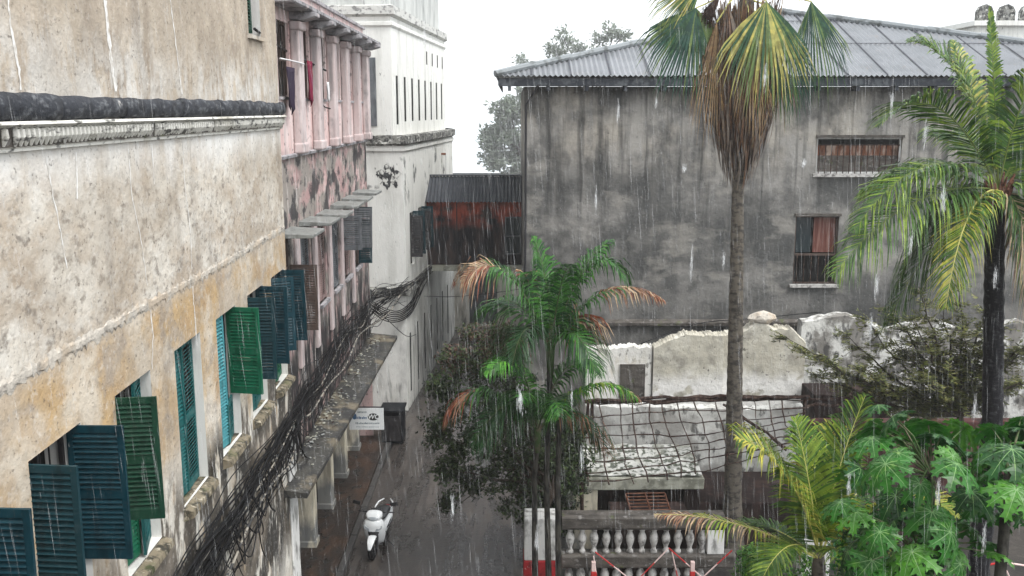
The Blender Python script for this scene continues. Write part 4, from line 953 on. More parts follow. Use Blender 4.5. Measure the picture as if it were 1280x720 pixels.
fpx(cp, Y, hb, (1150,190), (1085,235), .4, 1.0, **D(droop=.8, mats=('coco_green','coco_lime')))
fpx(cp, Y, hb, (1140,215), (1040,345), -.9, -1.8, **D(droop=1.0, L=1.0))
fpx(cp, Y, hb, (1205,232), (1182,385), -1.1, -1.9, **D(droop=.9, L=.85, rach='rachis_yellow', rr=.035, mats=('coco_lime','coco_green','coco_yellow'), label='frond with a bright yellow midrib'))
fpx(cp, Y, hb, (1180,205), (1120,360), .4, .7, **D(droop=1.1, mats=('coco_dark','coco_green')))
fpx(cp, Y, hb, (1190,240), (1105,410), .8, 1.4, **D(droop=1.3, mats=('coco_dark','coco_dark','coco_green')))
fpx(cp, Y, hb, (1300,200), (1355,330), -.3, -.6, **D(droop=.9))
fpx(cp, Y, hb, (1285,240), (1300,400), -.5, -1.0, **D(droop=1.0, mats=('coco_green','dead_pale','coco_dark')))
fpx(cp, Y, hb, (1275,230), (1310,460), .6, 1.0, **D(droop=1.3, mats=('dead_frond','coco_dark','dead_pale'), label='dying brownish frond'))
fpx(cp, Y, hb, (1280,180), (1390,230), .2, .5, **D())
fpx(cp, Y, hb, (1250,180), (1255,160), 1.8, 3.5, **D()); fpx(cp, Y, hb, (1252,230), (1262,260), 1.5, 3.3, **D(droop=.9)); fpx(cp, Y, hb, (1215,150), (1165,170), 1.5, 2.8, **D())

# ---- young coconut palm bottom right
random.seed(22)
Y = 14.0; heart = atY(1024, 700, Y)
yp = empty('young_coconut_palm', (heart.x, Y, 0), 0, 'young coconut palm with yellow green fronds at the lower right, left of the papayas', 'palm tree')
hb = Vector((0,0,heart.z))
mb = MB(); mb.tube([(.1,.1,-.1),(.05,.05,heart.z*.5),(0,0,heart.z-.1),(0,0,heart.z+.15)], [.16,.12,.11,.06], 10); mb.build('trunk', 'palm_bark', yp, smooth=True)
G = dict(L=.55, w=.034, droop=.35, n=104, rr=.02, rach='rachis_yellow')
fpx(yp, Y, hb, (1000,575), (920,546), -.2, -.5, **D(mats=('coco_yellow','coco_lime','coco_yellow','coco_green'), droop=.6, L=1.05, w=.042, label='pale yellow frond'))
fpx(yp, Y, hb, (1016,610), (994,522), .0, .3, **D(mats=('coco_green','coco_lime'), L=.75))
fpx(yp, Y, hb, (1038,600), (1082,494), .2, .6, **D(mats=('coco_green','coco_dark','coco_lime'), L=.8))
fpx(yp, Y, hb, (1030,610), (1040,530), .3, .8, **D(mats=('coco_lime','coco_yellow','coco_green'), L=.8))
fpx(yp, Y, hb, (1110,590), (1192,641), -.9, -1.3, **D(mats=('coco_lime','coco_yellow'), L=.72, label='yellow green frond reaching right over the papaya leaves'))
fpx(yp, Y, hb, (925,640), (818,643), -.2, -.3, **D(mats=('coco_yellow','dead_pale','coco_lime'), L=.46, n=52, droop=1.0, tipbrown=.72, label='long half dead frond reaching left'))
fpx(yp, Y, hb, (960,640), (905,660), .6, 1.0, **D(mats=('coco_green','coco_dark')))
fpx(yp, Y, hb, (1060,640), (1130,705), -.5, -.7, **D(mats=('coco_lime','coco_yellow')))
fpx(yp, Y, hb, (1040,660), (1075,720), -.8, -1.3, **D(mats=('coco_lime','coco_green')))
fpx(yp, Y, hb, (985,650), (950,730), -.7, -1.1, **D(mats=('coco_green','coco_lime')))
fpx(yp, Y, hb, (1060,600), (1120,590), .8, 1.6, **D(mats=('coco_green','coco_dark')))

# ---- slender palm in the middle (two crowns)
random.seed(23)
Y = 21.6; h1 = atY(688, 440, Y); h2 = atY(672, 540, Y-.3)
ap = empty('feather_palm', (atY(680, 650, Y).x, Y, 0), 0, 'clump of slender feather palms with browned frond tips standing at the lane edge', 'palm tree')
def loc(v): return v - ap.location
stems = [((670,760),(668,600),h2), ((688,760),(683,600),h1), ((700,740),(697,600),atY(700,500,Y+.2))]
for s_, m_, h_ in stems:
    a = atY(s_[0], 600, Y); mb = MB(); a.z = -.1; b = atY(m_[0], m_[1], Y)
    mb.tube([loc(a), loc(a.lerp(b, .5)), loc(b), loc(b.lerp(h_, .5)), loc(h_)], [.085,.075,.065,.06,.075], 9); mb.build('trunk', 'stem_grey', ap, smooth=True)
mb = MB(); hl = loc(h1); mb.tube([hl-Vector((0,0,.6)), hl, hl+Vector((0,0,.9))], [.07,.10,.03], 8); hl = loc(h2); mb.tube([hl-Vector((0,0,.5)), hl, hl+Vector((0,0,.6))], [.06,.09,.03], 8); mb.build('crown_shaft', 'stem_green', ap, smooth=True)
G = dict(L=.88, w=.046, droop=1.0, n=70, rr=.02, mats=('areca_green','areca_dark','areca_green'), rach='stem_green', brown=('dead_frond','dead_pale','dead_red'))
b1, b2 = loc(h1), loc(h2)
fpx(ap, Y, b1, (632,285), (576,352), -.3, -.7, **D(tipbrown=.62, label='frond with orange brown tip'))
fpx(ap, Y, b1, (640,290), (668,372), .4, .5, **D(tipbrown=.6, L=.5, label='frond curling over with a brown tip'))
fpx(ap, Y, b1, (690,350), (666,296), .1, .4, **D())
fpx(ap, Y, b1, (735,270), (784,352), -.4, -.8, **D(L=.75))
fpx(ap, Y, b1, (715,330), (762,300), .5, 1.0, **D())
fpx(ap, Y, b1, (745,325), (829,375), .2, .4, **D(tipbrown=.50, L=.7, label='wide frond dried to straw and rust'))
fpx(ap, Y, b1, (700,340), (712,330), -.9, -1.9, **D(L=.6, mats=('areca_dark','areca_green')))
fpx(ap, Y, b1, (735,360), (722,420), .3, .4, **D(tipbrown=.35, label='hanging dead frond'))
fpx(ap, Y, b1, (650,350), (606,385), .6, 1.3, **D(mats=('areca_dark','areca_green')))
fpx(ap, Y, b1, (655,370), (640,460), -.8, -1.5, **D(mats=('areca_dark',)))
fpx(ap, Y, b1, (720,380), (745,470), -.5, -1.0, **D(mats=('areca_dark','areca_green')))
fpx(ap, Y, b1, (690,370), (680,330), 1.0, 2.0, **D())
fpx(ap, Y-.3, b2, (655,410), (606,468), -.7, -1.3, **D(mats=('areca_bright','areca_green'), L=.6, droop=.9, label='bright green frond arching left'))
fpx(ap, Y-.3, b2, (735,445), (800,500), -.5, -1.0, **D(mats=('areca_bright','areca_green','coco_lime'), L=.58, tipbrown=.93, label='bright green frond spreading right'))
fpx(ap, Y-.3, b2, (700,430), (742,458), .4, .8, **D(mats=('areca_green','areca_dark')))
fpx(ap, Y-.3, b2, (600,445), (560,522), -.2, -.4, **D(tipbrown=.60, brown=('dead_red','dead_frond'), label='frond with a rusty red tip'))
fpx(ap, Y-.3, b2, (640,460), (590,560), -.6, -1.0, **D(mats=('areca_dark',)))
fpx(ap, Y-.3, b2, (720,480), (760,570), .0, .2, **D(mats=('areca_dark','dead_frond')))
fpx(ap, Y-.3, b2, (665,470), (650,500), -1.0, -2.0, **D(mats=('areca_dark','areca_green')))
fpx(ap, Y-.3, b2, (690,470), (700,520), -.9, -1.7, **D(mats=('areca_dark','areca_green')))

# ---- tall fan palm
random.seed(24)
Y = 25.0; ctop = atY(934, -8, Y); base = atY(917, 640, Y)
fp = empty('fan_palm', (base.x, Y, 0), 0, 'very tall fan palm with a shaggy skirt of dead leaves hanging below its crown', 'palm tree')
lf = lambda v: v - fp.location
mb = MB(); pts = []; rad = []
for i in range(90):
    t = i/89; z = -.1 + (ctop.z+.1)*t
    yy = 640 - (640+8)*0; 
    p_lo = base.x; p_hi = atY(922, 225, Y).x
    x = p_lo + (p_hi-p_lo)*min(1, t/.73) + (ctop.x-p_hi)*max(0, (t-.73)/.27)
    pts.append((x-fp.location.x, 0, z)); rad.append((.265-.12*min(1, t/.75)+(.05 if t>.72 else 0))*(1+.035*((i%2)*2-1)) + max(0, .1-.9*t))
mb.tube(pts, rad, 12); mb.build('trunk', 'palm_bark', fp, smooth=True)
ct = lf(ctop)
def skx(z): # trunk centre x at z
    t = z/ctop.z; return pts[min(89, int(t*89))][0]
z_lo = atY(925, 222, Y).z; 
mb = MB(); slots = ['thatch','straw','thatch_dark','thatch_grey','thatch','thatch_grey']
for k in range(2100):
    u = random.random()**.8; z = z_lo + .55 + u*(ctop.z-.15-z_lo-.55)
    Rz = .16 + .86*min(1, ((z-z_lo)/1.9))**.9; a = random.uniform(0, 2*PI); r = Rz*random.uniform(.55, 1.0)
    l = random.uniform(.45, 1.15)*(1.25 if u > .5 else 1); w = random.uniform(.012,.034)
    c_ = Vector((skx(z), 0, 0)); rad_ = Vector((math.cos(a), math.sin(a), 0)); tg = Vector((-math.sin(a), math.cos(a), 0))*random.choice([-1,1])
    p0 = c_ + rad_*r + Vector((0,0,z)); r2 = max(.13, r*random.uniform(.72, .95) - .12*l)
    p1 = c_ + rad_*(r+r2)/2*1.04 + tg*random.uniform(-.04,.04) + Vector((0,0,z-l*.5)); p2 = c_ + rad_*r2 + tg*random.uniform(-.09,.09) + Vector((0,0,z-l))
    mi = random.choice([0,3,2,3,4,5,2] if z < z_lo+2 else [0,1,0,3,3,2])
    mb.add([p0-tg*w*.6, p0+tg*w*.6, p1+tg*w, p1-tg*w, p2], [(0,1,2,3),(3,2,4)], mi)
mb.build('dead_leaf_skirt', slots, fp)
def fan(hast, tip, spread, mats, n=46, face=Vector((0,-1,.15)), fold=.25, droop=.25, name='fan_leaf', wid=1.0, label=None):
    A = (tip - hast); Lh = A.length*1.14; A.normalize(); S = A.cross(face).normalized(); Nn = S.cross(A)
    mb = MB()
    pet0 = ct + Vector((random.uniform(-.1,.1), random.uniform(-.1,.1), random.uniform(-.1,.2)))
    mb.tube([pet0, (pet0+hast)/2+Vector((0,0,.15)), hast], [.03,.022,.018], 5, 0)
    for i in range(n):
        u = (i+.5)/n*2-1; a = u*spread; l = Lh*(1-.28*abs(u)**1.5)*random.uniform(.86,1.05)
        d = (A*math.cos(a)+S*math.sin(a)).normalized(); out = Nn*(fold*(.5-abs(u)) + .035*((i % 2)*2-1))
        sp = S*math.cos(a)-A*math.sin(a); w1 = Lh*spread/n*.62*wid
        g = Vector((0,0,-1))
        q1 = hast + d*l*.45 + out*l*.5 + g*droop*l*.06; q2 = hast + d*l*.78 + out*l*.55 + g*droop*l*.3; q3 = hast + d*l*.97 + out*l*.45 + g*droop*l*(.7+.4*random.random()) + sp*random.uniform(-.03,.03)
        mi = 1+random.randrange(len(mats)) if random.random() < .6 else 1+min(len(mats)-1, int(abs(u)*len(mats)))
        mb.add([hast-sp*.008, hast+sp*.008, q1+sp*w1, q1-sp*w1, q2+sp*w1*.6, q2-sp*w1*.6, q3], [(0,1,2,3),(3,2,4,5),(5,4,6)], mi)
    o = mb.build(name, ['rachis_yellow']+list(mats), fp)
    if label: o['label'] = label
P = lambda x, y, dy=0: lf(atY(x, y, Y+dy))
fan(P(870,10,-.3), P(846,106,-.5), 1.05, ['fan_blue','fan_green','fan_mid'])
fan(P(878,-22,-.2), P(812,12,-.3), .8, ['fan_mid','fan_green','fan_yellow'])
fan(P(958,2,-1.0), P(958,112,-1.3), .88, ['fan_yellow','fan_mid','fan_yellow','fan_green'], wid=1.15, label='broad yellow green leaf facing the viewer')
fan(P(1014,2,-.5), P(1034,98,-.7), .62, ['fan_green','fan_blue','fan_mid'])
fan(P(978,28,-.6), P(990,128,-.6), .6, ['fan_green','fan_blue','fan_green'])
fan(P(896,28,-.5), P(884,148,-.6), .30, ['straw','straw','thatch'], n=34, label='straw coloured dead leaf hanging')
fan(P(910,5,-.8), P(916,92,-.9), .33, ['thatch_dark','thatch','thatch_grey'], n=34, label='dark dead leaf hanging')
fan(P(940,60,-.9), P(945,150,-1.0), .42, ['straw','thatch','straw'], n=34)
fan(P(968,70,-.6), P(985,140,-.6), .5, ['fan_green','thatch','fan_mid'], n=34)
for dx, dz, dy, m_ in ((-1.0,1.2,.4,0),(.9,1.3,.2,1),(0,1.7,0,0),(-.3,1.3,1.0,1),(.5,1.0,1.3,0),(-1.4,.5,1.0,1),(1.5,.6,.9,0),(.2,1.2,-1.1,1),(1.6,.9,-.2,0),(-1.6,.9,-.3,1)):
    h_ = ct + Vector((dx*.55, dy*.55, dz*.55+.2)); e_ = ct + Vector((dx*1.25, dy*1.25, dz*1.2+.1))
    fan(h_, e_, 1.0, ['fan_green','fan_mid'] if m_ else ['fan_mid','fan_yellow','fan_green'], face=Vector((dx*.3,-1,.5)))
mb = MB()
for _ in range(140):
    c_ = P(884, 22, -.3) + Vector((random.gauss(0,.08), random.gauss(0,.08), random.gauss(0,.12))); mb.tube([P(900,-5,-.2), c_+Vector((0,0,.1)), c_], [.006,.006,.018], 4)
mb.build('fruit_cluster', 'thatch_dark', fp)

# ---- generic leaf clouds
def leafcloud(mb, clusters, per, size, nm, flat=.6, shape=2.0, droop=0):
    for c, r in clusters:
        c = Vector(c)
        for _ in range(per):
            d = Vector((random.gauss(0,1), random.gauss(0,1), random.gauss(0,1))).normalized()*random.random()**.5
            p = c + Vector((d.x*r[0], d.y*r[1], d.z*r[2])); s = size*random.uniform(.6,1.3)
            a = Vector((random.gauss(0,1), random.gauss(0,1), random.gauss(0,flat)-droop)).normalized(); b = a.cross(Vector((random.gauss(0,.5), random.gauss(0,.5), 1))).normalized()
            k = a.cross(b)*s*.12
            mb.add([p, p+a*s*.5+b*s/shape*.5+k, p+a*s, p+a*s*.5-b*s/shape*.5+k], [(0,1,2),(0,2,3)], random.randrange(nm) if nm > 1 else 0)
def limbs(mb, root, targets, r0, r1, wob=.15, n=7):
    for t in targets:
        t = Vector(t); root_ = Vector(root); pts = []
        for i in range(n+1):
            u = i/n; p = root_.lerp(t, u); p.z += math.sin(u*PI)*.1*(t-root_).length*.5
            if 0 < i < n: p += Vector((random.gauss(0,wob), random.gauss(0,wob), random.gauss(0,wob)))*.5
            pts.append(p)
        mb.tube(pts, [r0+(r1-r0)*(i/n)**.7 for i in range(n+1)], 6)

# ---- dark leafy tree left of the feather palm
random.seed(25)
Y = 23.6; rt_ = atY(700, 600, Y)
st = empty('small_leafy_tree', (.55, 23.2, 0), 0, 'dark small leaved tree with a brownish top overhanging the lane', 'tree')
ls = lambda v: v - st.location
blobs = [((600,428),34,.9,0),((570,455),30,.6,0),((625,425),28,-.4,0),((590,480),48,.3,1),((560,515),34,.1,1),((640,480),40,-.2,1),((610,530),48,.6,1),((575,560),32,.2,1),((655,545),50,-.5,1),((625,585),48,.0,1),
         ((680,590),42,.3,1),((585,600),24,.3,1),((650,620),34,-.2,1),((700,560),40,.8,1),((560,590),20,0,1),((710,605),28,.2,1),((548,480),18,0,1),((640,440),24,.5,0),((700,520),30,.9,1),((560,625),12,.1,1),((545,545),16,0,1),((670,640),16,.2,1),((700,620),34,.6,1),((725,575),26,.8,1),((690,640),26,.2,1),((660,570),50,.8,1),((715,530),30,1.0,1),((640,520),46,.9,1),((672,600),36,.9,1),((690,575),30,.1,1),((705,645),26,.7,1),((668,650),20,.9,1)]
mb1 = MB(); mb2 = MB(); tg_ = []
for (x, y), r, dy, kind in blobs:
    c = ls(atY(x, y, Y+dy)); rr_ = r*Y/1200*1.02; tg_.append(c)
    cl = []
    for _ in range(int(8 + r*.75)):
        d = Vector((random.gauss(0,1), random.gauss(0,1), random.gauss(0,1))).normalized()*random.random()**.4*rr_*.9
        q = random.uniform(.10,.22); cl.append((c+d, (q*1.3,q*1.3,q)))
    leafcloud(mb1 if kind == 0 else mb2, cl, 26, .125, 4, droop=.4)
mb1.build('crown', ['shrub_brown','shrub_mid','shrub_brown','shrub_light'], st); mb2.build('crown', ['shrub_dark','shrub_mid','shrub_dark','shrub_mid'], st)
mb = MB(); fork = ls(atY(690, 620, 23.3)); mb.tube([(0,0,-.1),(.02,0,1.2),tuple(fork)], [.10,.08,.07], 8); limbs(mb, fork, tg_, .04, .008); mb.build('trunk', 'branch', st)

# ---- feathery tree on the right
random.seed(26)
Y = 27.5; rt_ = atY(1205, 535, Y)
ft = empty('feathery_tree', (rt_.x, Y, 0), 0, 'sprawling olive green tree with fine feathery leaves in front of the white wet wall', 'tree')
lt = lambda v: v - ft.location
fk = lt(atY(1200, 520, Y)); ends = [(982,422),(1010,440),(1040,455),(1060,420),(1085,400),(1080,460),(1110,385),(1120,430),(1140,400),(1150,365),(1165,425),(1180,385),(1200,360),(1205,420),(1230,390),(1225,440),(1250,410),(1270,440),(1100,480),(1150,470),(1185,465),(1260,480),(1295,420),(1310,460),(1025,470),(1060,490)]
mb = MB(); mb.tube([(0,0,-.1),(.02,0,rt_.z*.6),tuple(fk)], [.14,.12,.10], 8)
lv = MB()
for e in ends:
    E_ = lt(atY(e[0], e[1], Y+random.uniform(-1.0,1.0))); n = 9; pts = []
    for i in range(n+1):
        u = i/n; p = fk.lerp(E_, u); p.z += -.25*math.sin(u*PI)*(1 if e[0] < 1100 else -.3); p += Vector((random.gauss(0,.04),random.gauss(0,.04),random.gauss(0,.04)))*(1 if 0<i<n else 0); pts.append(p)
    mb.tube(pts, [.045*(1-u/n)**.8+.008 for u in range(n+1)], 5)
    for i in range(2, n+1):
        for _ in range(13):
            p = pts[i] + Vector((random.gauss(0,.06),random.gauss(0,.06),random.gauss(0,.04))); d = Vector((random.gauss(0,1)+(E_-fk).normalized().x*1.2, random.gauss(0,1), random.gauss(0,.35)+.1)).normalized(); l = random.uniform(.25,.6)
            mb.tube([p, p+d*l], [.006,.003], 3, caps=False)
            for q in range(11):
                c_ = p + d*l*(q/11); lv_d = (d.cross(Vector((0,0,1))).normalized()*random.choice([-1,1]) + d*.4 + Vector((0,0,random.uniform(-.2,.3)))).normalized(); s = random.uniform(.08,.16); b = d*.02
                lv.add([c_-b, c_+b, c_+lv_d*s+b*.8, c_+lv_d*s-b*.8], [(0,1,2,3)], random.randrange(4))
mb.build('trunk', 'branch', ft); lv.build('crown', ['olive','olive_dark','olive','olive_pale'], ft)

# ---- papayas
random.seed(27)
def papaya_mesh(sc, mats, seed):
    random.seed(seed); mb = MB(); nl = 9
    for i in range(nl):
        a = R(-152 + 304*i/(nl-1)) + random.uniform(-.06,.06); L = sc*(.62+.38*math.cos(a*.5)**1.2)*random.uniform(.92,1.06)
        d = Vector((math.cos(a), math.sin(a), 0)); s = Vector((-math.sin(a), math.cos(a), 0))
        def P_(u, v): # along, across
            r = u*L; q = d*r + s*v*L; rad = q.length; q.z = -.55*rad*rad/sc + .05*sc*math.exp(-abs(v)*18)*0 + abs(v)*L*.25; return q
        prof = [(0,.0),(.14,.07),(.28,.13),(.40,.30),(.44,.17),(.54,.15),(.68,.32),(.67,.15),(.78,.11),(.88,.17),(.88,.07),(1.0,0)]
        cen = [P_(u, 0) for u, _ in prof]; n = len(prof)
        for sd_ in (-1, 1):
            ed = [P_(min(1.02, u + (.05 if v > .11 else 0)), sd_*v*random.uniform(.85,1.15)) for u, v in prof]
            vs = cen+ed; fs = [(k, k+1, n+k+1, n+k) if sd_ > 0 else (k, n+k, n+k+1, k+1) for k in range(n-1)]
            mb.add(vs, fs, 0)
        up = Vector((0,0,.005)); 
        for k in range(n-2):
            w = .005*(1-k/n)+.001; w = w*sc/.42; mb.add([cen[k]-s*w+up, cen[k]+s*w+up, cen[k+1]+s*w*.8+up, cen[k+1]-s*w*.8+up], [(0,1,2,3)], 1)
        for u, v in ((.22,.2),(.44,.19)):
            for sd_ in (-1,1):
                p = P_(u,0)+up; q = P_(u+.2, sd_*v*.8)+up*1.5; mb.add([p-d*.003, p+d*.003, q], [(0,1,2)], 1)
    ob = mb.build('leaf', mats); me = ob.data; bpy.data.objects.remove(ob); return me
pm = [papaya_mesh(.44, [c, 'vein'], 40+i) for i, c in enumerate(['papaya_green','papaya_dark','papaya_light','papaya_green','papaya_dark'])]
random.seed(28)
def papaya(hx, hy, Y, leaves, label):
    h = atY(hx, hy, Y); t = empty('papaya_tree', (h.x, Y, 0), 0, label, 'papaya tree', 'papaya trees at the lower right')
    mb = MB(); mb.tube([(0,0,-.1),(.03,0,h.z*.5),(0,0,h.z)], [.11,.09,.055], 9); mb.build('trunk', 'stem_grey', t, smooth=True)
    for (x, y, dy, sc) in leaves + [(x+random.uniform(-24,24), y+random.uniform(-18,18), dy+random.uniform(.15,.7), sc*.85) for (x, y, dy, sc) in leaves]:
        p = atY(x, y, Y+dy) - t.location; v = (p - Vector((0,0,h.z)))
        o = bpy.data.objects.new('leaf', random.choice(pm)); COL.objects.link(o); o.parent = t
        o.location = p; az = math.atan2(v.y, v.x) if v.length > .05 else 0; az = az*.35 + (-PI/2)*.65 if y > hy-10 else az
        tilt = Matrix.Rotation(random.uniform(.1,1.05), 3, 'Y'); rot = Matrix.Rotation(az + random.uniform(-.5,.5), 3, 'Z') @ tilt @ Matrix.Rotation(random.uniform(-.3,.3), 3, 'X')
        o.rotation_euler = rot.to_euler(); k_ = sc*random.uniform(.62,.92); o.scale = (k_, k_*random.uniform(.9,1.05), k_)
        mb = MB(); mid_ = Vector((0,0,h.z)).lerp(p, .5)+Vector((0,0,.10)); mb.tube([(0,0,h.z-.05), mid_, p], [.014,.011,.008], 5); mb.build('leaf_stalk', 'stem_green', t)
papaya(1165, 590, 11.0, [(1117,520,.3,1.0),(1176,545,.2,1.05),(1195,580,-.8,1.1),(1107,580,-.7,1.1),(1140,556,.5,1),(1090,548,.3,1.0),(1150,605,-.3,1.0),(1215,615,-.4,1),(1075,585,.1,.9),(1205,535,.9,1),(1155,530,1.1,1),(1120,620,-.1,.9),(1240,590,.3,1),(1165,640,-.6,1),(1095,535,1.0,.9)],
       'papaya tree with broad star shaped leaves beside the young coconut palm')
papaya(1262, 590, 10.6, [(1265,562,-.3,1.05),(1224,562,.4,1.0),(1240,535,.9,1.0),(1275,535,.9,1.0),(1290,590,-.5,1),(1270,612,-.7,1),(1240,640,.1,.95),(1300,560,.2,1.0),(1255,580,.7,1),(1285,640,-.4,1),(1290,540,.9,1)],
       'papaya tree at the right edge under the tall coconut palm')
papaya(1160, 700, 10.4, [(1187,665,-.4,1.15),(1070,640,.1,1.05),(1200,705,-.3,1),(1140,690,-.4,1),(1100,665,-.2,1),(1240,690,.2,.9),(1160,650,.6,1),(1090,700,-.2,1),(1170,725,-.5,1),(1215,660,.5,.9),(1125,720,-.4,1),(1060,690,.1,.9)],
       'lowest papaya tree at the bottom edge with drooping leaves')

# ---- shrubs
random.seed(29)
def bush(name, blobs, Y, size, mats, per, base, label, cat='shrub'):
    t = empty(name, (base[0], base[1], 0), 0, label, cat); mb = MB(); tg2 = []
    for (x, y), r, dy in blobs:
        c = atY(x, y, Y+dy) - t.location; tg2.append(c); rr_ = r*Y/1200; cl = []
        for _ in range(int(4+r*.35)):
            d = Vector((random.gauss(0,1), random.gauss(0,1), random.gauss(0,1))).normalized()*random.random()**.4*rr_; cl.append((c+d, (.14,.14,.12)))
        leafcloud(mb, cl, per, size, len(mats))
    mb.build('crown', mats, t); mb = MB(); mb.tube([(0,0,-.1),(0,0,tg2[0].z*.6)], [.06,.05], 7); limbs(mb, (0,0,tg2[0].z*.55), tg2, .03, .008); mb.build('trunk', 'branch', t)
c = atY(960, 700, 15.5); bush('green_bush', [((955,702),26,0),((930,712),20,.2),((985,695),26,.3),((945,690),16,.1),((1010,712),26,.1),((965,725),30,-.2)], 15.5, .085, ['bush_green','bush_bright','bush_green','areca_green'], 34, (c.x, 15.5), 'bright green fine leaved bush at the bottom edge below the half dead frond')
c = atY(1070, 712, 12.5); bush('dark_bush', [((1060,700),30,0),((1100,690),34,.3),((1140,705),34,.2),((1075,660),24,.6),((1190,640),26,.9),((1150,650),30,1.0),((1100,640),26,1.1)], 12.5, .10, ['papaya_dark','coco_dark','papaya_green'], 30, (c.x, 12.8), 'dark green bush filling the space beneath the papaya leaves')

# ---- far trees
random.seed(30)
def fartree(name, blobs, Y, base, label, per=60, size=.34, tr=.25, cs=1):
    t = empty(name, (base, Y, 0), 0, label, 'tree', 'hazy trees beyond the roofs'); mb = MB(); tg2 = []
    for (x, y), r, dy in blobs:
        c = atY(x, y, Y+dy) - t.location; tg2.append(c); rr_ = r*Y/1200; cl = []
        for _ in range(int(4+r*.4)):
            d = Vector((random.gauss(0,1), random.gauss(0,1), random.gauss(0,1))).normalized()*random.random()**.5*rr_; cl.append((c+d, (.5*cs,.5*cs,.4*cs)))
        leafcloud(mb, cl, per, size, 1)
    mb.build('crown', 'hazed_leaf', t); mb = MB(); z = tg2[0].z*.55; mb.tube([(0,0,-.1),(0,0,z)], [tr*1.3,tr], 8); limbs(mb, (0,0,z), tg2, .12*cs, .03*cs, .5); mb.build('trunk', 'branch', t)
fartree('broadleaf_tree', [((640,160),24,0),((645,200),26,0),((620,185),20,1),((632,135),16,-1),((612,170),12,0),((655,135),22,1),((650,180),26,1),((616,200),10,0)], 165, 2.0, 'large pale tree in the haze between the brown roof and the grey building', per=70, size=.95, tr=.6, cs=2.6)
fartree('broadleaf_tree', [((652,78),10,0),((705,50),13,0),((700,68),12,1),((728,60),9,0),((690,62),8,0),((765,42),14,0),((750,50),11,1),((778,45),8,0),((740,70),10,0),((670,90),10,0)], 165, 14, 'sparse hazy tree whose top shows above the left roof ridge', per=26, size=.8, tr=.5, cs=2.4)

# ---- scooter
def vnorm(x): return Vector(x).normalized()
fw = atZ(463, 704, 0); rw_ = atZ(484, 668, 0); dirv = Vector((fw.x-rw_.x, fw.y-rw_.y, 0)).normalized()
sc = empty('scooter', ((fw.x+rw_.x)/2, (fw.y+rw_.y)/2, 0), math.atan2(dirv.y, dirv.x), 'white motor scooter with black seat and mirrors parked in the wet lane', 'scooter')
sc.scale = (1.05, 1.38, 1.14)
for x, nm_ in ((.64,'front'),(-.60,'rear')):
    mb = MB(); n, k = 24, 10; base_ = 0
    for i in range(n):
        a = 2*PI*i/n
        for j in range(k):
            b = 2*PI*j/k; r = .205+.055*math.cos(b); mb.v.append((r*math.cos(a), .055*math.sin(b), r*math.sin(a)))
    for i in range(n):
        for j in range(k): mb.f.append((i*k+j, ((i+1)%n)*k+j, ((i+1)%n)*k+(j+1)%k, i*k+(j+1)%k)); mb.m.append(0)
    wl = mb.build('wheel', 'cable_black', sc, (x,0,.255), smooth=True)
    mb = MB()
    for q in range(5): a = 2*PI*q/5; mb.bar((0,0,0),(.17*math.cos(a),0,.17*math.sin(a)),.03,.02)
    mb.v = [(v[0], v[1], v[2]) for v in mb.v]; mb.tube([(0,-.05,0),(0,.05,0)], .045, 10); mb.build('rim', 'steel_dark', wl)
mat('scooter_white', (.82,.84,.84), rough=.18, bump=0, spec=.6); mat('scooter_black', (.012,.012,.014), rough=.3, bump=0, spec=.5); mat('lamp_glass', (.35,.38,.40), rough=.08, bump=0, spec=.8)
def loft(name, secs, m, parent=sc, n=14, smooth=True, loc=(0,0,0)):
    mb = MB()  # secs: (x, z, halfwidth, halfheight, power)
    for x, z, w, h, p in secs:
        for j in range(n):
            a = 2*PI*j/n; c_, s_ = math.cos(a), math.sin(a); mb.v.append((x + (0), w*math.copysign(abs(c_)**p, c_), z + h*math.copysign(abs(s_)**p, s_)))
    for i in range(len(secs)-1):
        for j in range(n): a = i*n+j; b = i*n+(j+1)%n; mb.f.append((a,b,b+n,a+n)); mb.m.append(0)
    mb.f.append(tuple(range(n))[::-1]); mb.m.append(0); mb.f.append(tuple((len(secs)-1)*n+j for j in range(n))); mb.m.append(0)
    o = mb.build(name, m, parent, loc, smooth=smooth); return o
loft('rear_body', [(-.92,.74,.05,.03,.8),(-.80,.72,.15,.09,.8),(-.55,.64,.19,.14,.8),(-.30,.56,.18,.15,.8),(-.10,.46,.14,.12,.8)], 'scooter_white')
loft('seat', [(-.72,.83,.10,.03,.8),(-.60,.83,.15,.045,.8),(-.35,.79,.15,.05,.8),(-.12,.76,.12,.05,.8),(-.02,.74,.07,.03,.8)], 'scooter_black')
mb = MB(); mb.box(-.14,.34,-.17,.17,.27,.33); mb.build('footboard', 'scooter_black', sc, bevel=.02)
# front shield: swept shell
mb = MB(); rows = [(.30,.24,.14,.02),(.36,.40,.19,.05),(.40,.58,.23,.09),(.44,.76,.235,.12),(.42,.90,.19,.12),(.36,.99,.10,.08)]
for x, z, w, bul in rows:
    for j in range(9):
        u = j/8*2-1; mb.v.append((x + bul*(1-u*u)*1.15 , u*w, z))
for i in range(len(rows)-1):
    for j in range(8): a = i*9+j; mb.f.append((a,a+1,a+10,a+9)); mb.m.append(0)
o = mb.build('front_shield', 'scooter_white', sc, smooth=True); sm = o.modifiers.new('Solid','SOLIDIFY'); sm.thickness = .035
mb = MB()
for s_ in (-1,1): mb.add([(.565,s_*.05,.66),(.52,s_*.17,.73),(.50,s_*.18,.80),(.56,s_*.07,.74)], [(0,1,2,3)])
o = mb.build('indicator', 'lamp_glass', sc); q = o.modifiers.new('Solid','SOLIDIFY'); q.thickness = .02
